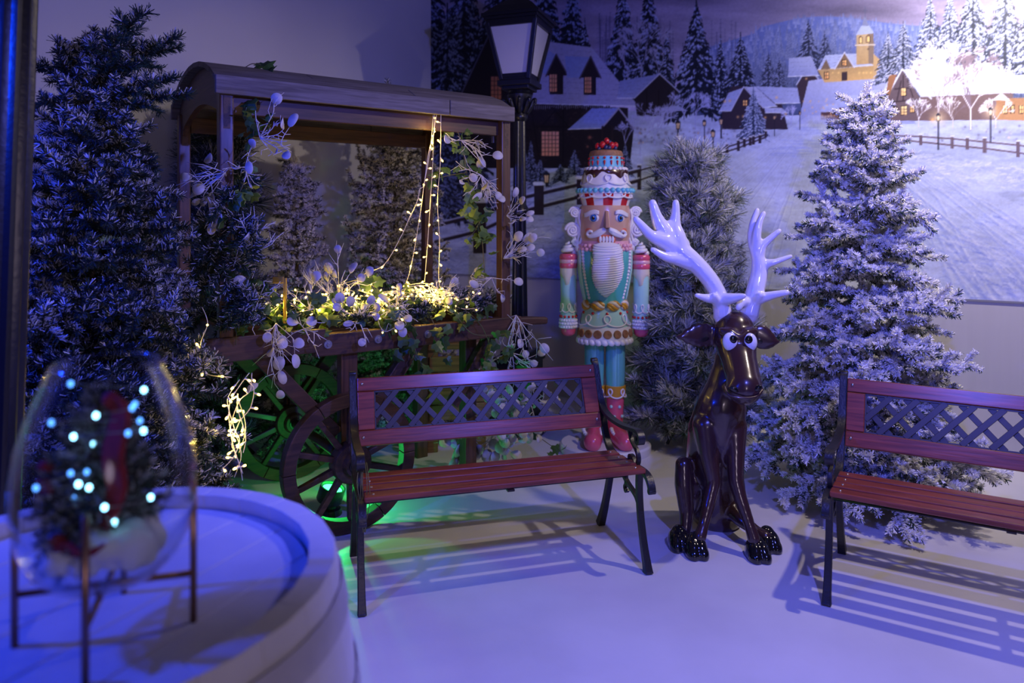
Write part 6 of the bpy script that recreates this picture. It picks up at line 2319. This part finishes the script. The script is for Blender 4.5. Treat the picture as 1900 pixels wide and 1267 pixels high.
# --- right front post
ivy('light green ivy trail hanging from the roof by the right front post', [[at(838, 222, 3.94), at(855, 260, 3.93), at(868, 330, 3.94), at(880, 380, 3.95), at(893, 430, 3.96), at(900, 520, 3.98)], [at(868, 320, 3.94), at(835, 325, 3.92), at(815, 330, 3.9)], [at(893, 405, 3.95), at(880, 430, 3.94), at(868, 440, 3.93)]], 50, 0.03, light=.85)
for (lab, px, py, Y, n, L, up, sp) in (
        ('white leaf spray just below the roof left of the right front post', 855, 260, 3.92, 6, .16, (.3, 0, -.5), .6),
        ('big white leaf spray left of the right front post at mid height', 893, 325, 3.93, 9, .16, (.1, 0, -.4), .8),
        ('white leaf spray reaching from the right front post over the black lamp shaft', 934, 480, 4.02, 6, .16, (.7, 0, .4), .5),
        ('white leaf spray low on the right front post, left side', 912, 515, 3.98, 6, .13, (-.3, 0, -.4), .8),
        ('white leaf spray on the right post pointing to the lamp at fence height', 940, 400, 4.03, 4, .11, (.8, 0, .2), .5),
        ('white leaf spray hanging beside the right end of the cart tray', 958, 585, 4.06, 8, .22, (.1, 0, -.9), .4),
        ('white leaf spray below the cart handle above the front bench', 950, 655, 4.08, 8, .16, (.1, 0, -.6), .8)):
    spray(lab, at(px, py, Y), fan(n, L, up, sp))
# --- on the roof
ivy('small ivy sprig standing up on the cart roof near its left end', [[at(492, 145, 3.50), at(490, 125, 3.50), at(470, 118, 3.49), at(455, 125, 3.49)]], 30, 0.012, hang=-.3, light=.3)
ivy('single ivy tip poking over the cart roof near its right end', [[at(858, 196, 4.05), at(858, 184, 4.05)]], 16, 0.004, hang=-.6, light=1)
# --- over the tray front
ivy('dark ivy trail falling over the front beam of the cart behind the bench', [[at(735, 590, 3.72), at(760, 625, 3.66), at(775, 660, 3.66), at(790, 690, 3.67)], [at(800, 590, 3.76), at(815, 630, 3.72), at(800, 665, 3.72)], [at(700, 585, 3.7), at(745, 610, 3.66), at(760, 660, 3.66)]], 34, 0.04, light=.2)
ivy('broad ivy trail covering the right end of the cart tray', [[at(862, 575, 3.86), at(890, 600, 3.87), at(910, 640, 3.90), at(925, 675, 3.95)], [at(850, 590, 3.84), at(880, 620, 3.84), at(940, 620, 3.98)]], 34, 0.045, light=.35)
ivy('ivy trail in the left corner of the cart tray', [[at(440, 560, 3.22), at(480, 580, 3.28), at(515, 600, 3.32)], [at(470, 530, 3.24), at(500, 540, 3.26), at(520, 560, 3.3)]], 34, 0.03, light=.5)
ivy('ivy trail running along the middle of the cart tray', [[at(560, 590, 3.5), at(620, 560, 3.6), at(700, 550, 3.7), at(780, 555, 3.8), at(850, 570, 3.95)], [at(500, 590, 3.34), at(560, 570, 3.45), at(640, 575, 3.55), at(720, 585, 3.66)]], 60, 0.05, hang=0, light=.6)
spray('long white leaf spray hanging down the front of the cart above the wheel', at(512, 600, 3.27), [at(px, py, 3.24) - at(512, 600, 3.27) for px, py in ((505, 640), (520, 660), (512, 690), (530, 650), (498, 615), (545, 632), (520, 700), (528, 690))], 2.0)
for (lab, px, py, Y, n, L, up, sp) in (
        ('tall white leaf spray rising from the middle left of the cart tray', 630, 560, 3.62, 10, .22, (0, 0, 1), .55),
        ('white leaf spray at the left of the lit tangle in the tray', 575, 575, 3.46, 7, .14, (-.3, 0, .5), .8),
        ('round white leaf cluster in front of the lit tangle, right of centre', 735, 570, 3.68, 12, .11, (0, -.2, 0), .9),
        ('white leaf spray at the right of the lit tangle in the tray', 815, 560, 3.84, 8, .13, (.2, 0, .3), .9),
        ('low white leaf spray on the front beam near the brass wire', 565, 610, 3.36, 5, .10, (.5, -.2, -.1), .8),
        ('white leaf spray lying on the front edge of the tray', 665, 590, 3.55, 7, .13, (.2, -.2, .2), .9)):
    spray(lab, at(px, py, Y), fan(n, L, up, sp))
# white blossom hanging behind the bench lattice
for (lab, px, py, Y) in (('white leaf bunch seen through the right half of the bench lattice', 945, 720, 4.2), ('white leaf bunch lowest behind the bench back', 930, 790, 4.25), ('white leaf bunch behind the lattice nearest the nutcracker', 985, 750, 4.2), ('thin leafy bunch hanging left of the green-lit prop leg', 880, 800, 4.28)):
    spray(lab, at(px, py, Y), fan(12, .15, (0, -.2, -.2), .9), 3.0, size=1.25)
ivy('ivy runner on the floor between cart and nutcracker plinth', [[at(925, 700, 4.2), at(960, 770, 4.25), at(1000, 810, 4.3), at(1035, 835, 4.32)]], 22, 0.03, hang=.2, light=.8)

# --- pine boughs filling the tray and wound round the left post
bg = thing('pine_bough_bed', 'bed of dark pine boughs filling the cart tray', 'greenery', at(640, 600, 3.7))
for k in range(34):
    f = GR.random()
    x_ = 0.08 + 1.30 * f
    y_ = GR.uniform(.10, .62)
    p = C1 + CE1 * x_ + Vector((-CE1.y, CE1.x, 0)) * y_ + Vector((0, 0, .985 + .05 * GR.random()))
    L, row = DARKSET[GR.choice((1, 2, 2))]
    piece('bough', row[GR.randrange(2)], bg, Matrix.Translation(p - bg.location) @ Matrix.Rotation(GR.uniform(0, 6.28), 4, 'Z') @ Matrix.Rotation(GR.uniform(-.45, -.05), 4, 'Y') @ Matrix.Rotation(GR.uniform(-.5, .5), 4, 'X'))
pg = thing('pine_garland', 'dark pine garland wound round the left front post of the cart', 'garland', at(425, 500, 3.22))
for k in range(13):
    f = k / 12
    p = at(418 + 14 * math.sin(f * 9) + 30 * max(0, .5 - f), 300 + 260 * f, 3.20 + .05 * math.cos(f * 9))
    L, row = DARKSET[GR.choice((1, 1, 2))]
    piece('bough', row[GR.randrange(2)], pg, Matrix.Translation(p - pg.location) @ Matrix.Rotation(GR.uniform(0, 6.28), 4, 'Z') @ Matrix.Rotation(GR.uniform(.2, 1.0), 4, 'Y'))
# brass wire bracket standing in the tray
M_brass = pm('brass_wire', (0.55, 0.36, 0.08), 0.3, metal=0.8)
bw = MB()
bp0 = at(529, 600, 3.32)
bw.box((0, 0, .105), (.014, .014, .21))
bw.box((-.03, 0, .20), (.05, .014, .03))
o = bw.build('brass_bracket', M_brass, None, bevel=.002)
o.location = bp0
tag(o, 'small brass bracket standing among the leaves in the left of the tray', 'bracket')

# ------------------------------------------------------------------ fairy lights
M_bulb = emit_mat('warm_bulb', (1.0, 0.66, 0.16), 6.0)
M_lwire = pm('light_wire', (0.72, 0.66, 0.48), 0.4)
M_sock = pm('bulb_socket', (0.80, 0.74, 0.55), 0.35)
bm_ = MB()
bm_.lathe([(0, 0), (.0042, .003), (.0048, .008), (.004, .013), (0, .016)], 8)
BULB = bm_.mesh('bulb', M_bulb, True)
sm = MB()
sm.lathe([(.0022, -.012), (.003, -.010), (.0034, 0.0), (.003, .003)], 7)
SOCK = sm.mesh('socket', M_sock, True)


def light_string(label, paths, gap=0.075, power=0.0, nl_=0, o0=None, wire_r=.0016, group='warm fairy light strings'):
    o0 = Vector(paths[0][0]) if o0 is None else Vector(o0)
    t = thing('fairy_light_string', label, 'fairy lights', o0, 0, group)
    allp = []
    for pth in paths:
        q = spline([Vector(p) - o0 for p in pth], 8)
        mb = MB()
        mb.tube(q, wire_r, 5)
        mb.build('wire', M_lwire, t, True)
        acc = gap * GR.random()
        for a, b_ in zip(q[:-1], q[1:]):
            acc += (b_ - a).length
            if acc > gap:
                acc -= gap
                d = Vector((GR.gauss(0, .7) + .4 * GR.choice((-1, 1)), GR.gauss(-.4, .5), GR.gauss(.1, .6))).normalized()
                M = Matrix.Translation(b_ + d * .012) @ d.to_track_quat('Z', 'Y').to_matrix().to_4x4()
                bo = piece('bulb', BULB, t, M)
                piece('socket', SOCK, bo, Matrix.Identity(4))
                allp.append(b_)
    for k in range(nl_):
        p = allp[int((k + .5) * len(allp) / nl_)]
        l_ = lamp('fairy_light', 'POINT', (0, 0, 0), None, power, (1.0, 0.68, 0.11), .004)
        l_.parent = t
        l_.location = p + Vector((0, -.03, .02))
    return t


def zz6(pts, y0, y1):
    return [at(630 + a * .2525, 220 + b_ * .2525, y0 + (y1 - y0) * b_ / 1240) for a, b_ in pts]


light_string('fairy light strand slanting left into the tray from the back right post', [zz6([(700, -40), (690, 120), (655, 250), (620, 480), (590, 520), (570, 610), (500, 760), (455, 860), (330, 1070), (180, 1145), (110, 1230)], 3.80, 3.75)], .095, .28, 3)
light_string('fairy light strand second from the left below the cart roof', [zz6([(690, -35), (665, 240), (622, 480), (600, 650), (560, 900), (520, 1110), (480, 1230)], 3.80, 3.85)], .09, .28, 3)
light_string('fairy light strand running down in front of the back right post', [zz6([(715, -40), (690, 130), (685, 330), (670, 560), (650, 880), (625, 1200)], 3.80, 3.9)], .085, .28, 3)
light_string('rightmost straight fairy light strand below the cart roof', [zz6([(745, -40), (740, 330), (720, 600), (735, 900), (730, 1200), (770, 1260)], 3.80, 3.95)], .085, .28, 3)
# the tangle in the tray
tang = []
for k in range(11):
    pth = []
    x0 = 535 + 27 * k
    for q in range(8):
        px = x0 + GR.gauss(0, 28) + 8 * q
        py = 560 + GR.gauss(0, 16) - 14 * math.exp(-((px - 770) / 60) ** 2)
        Y = 3.50 + (px - 560) / 250 * .36 + GR.uniform(-.02, .10)
        pth.append(at(px, py, Y))
    tang.append(pth)
tang.append([at(560, 575, 3.42), at(600, 560, 3.5), at(640, 580, 3.58), at(700, 575, 3.66), at(730, 545, 3.72), at(790, 530, 3.82), at(850, 570, 3.9), at(880, 572, 3.95)])
tang.append([at(440, 575, 3.2), at(470, 565, 3.24), at(500, 578, 3.3), at(530, 560, 3.36), at(560, 575, 3.42)])
tang.append([at(707, 560, 3.66), at(702, 595, 3.62), at(715, 615, 3.61), at(738, 600, 3.62), at(740, 570, 3.66)])
light_string('bright tangle of warm fairy lights heaped in the cart tray', tang, .062, .75, 12)
# on the big dark fir at the left
tr_ = []
for k in range(6):
    pth = []
    for q in range(7):
        f = q / 6
        px = 460 - 6 * k + 16 * math.sin(f * 7 + k) - 20 * f
        py = 690 + 190 * f + GR.gauss(0, 8)
        if k >= 4:
            px = 448 + 8 * math.sin(5 * f + k)
            py = 730 + 110 * f
        pth.append(at(px, py, 2.72 + .02 * (k % 3)))
    tr_.append(pth)
light_string('warm fairy lights hanging in loops from the lower right of the big fir', tr_, .06, .32, 5)
light_string('few warm fairy lights hidden in the fir beside the left cart post', [[at(375, 570, 2.95), at(385, 600, 2.93), at(372, 640, 2.9), at(378, 690, 2.88), at(430, 700, 2.8)]], .09, .12, 2)
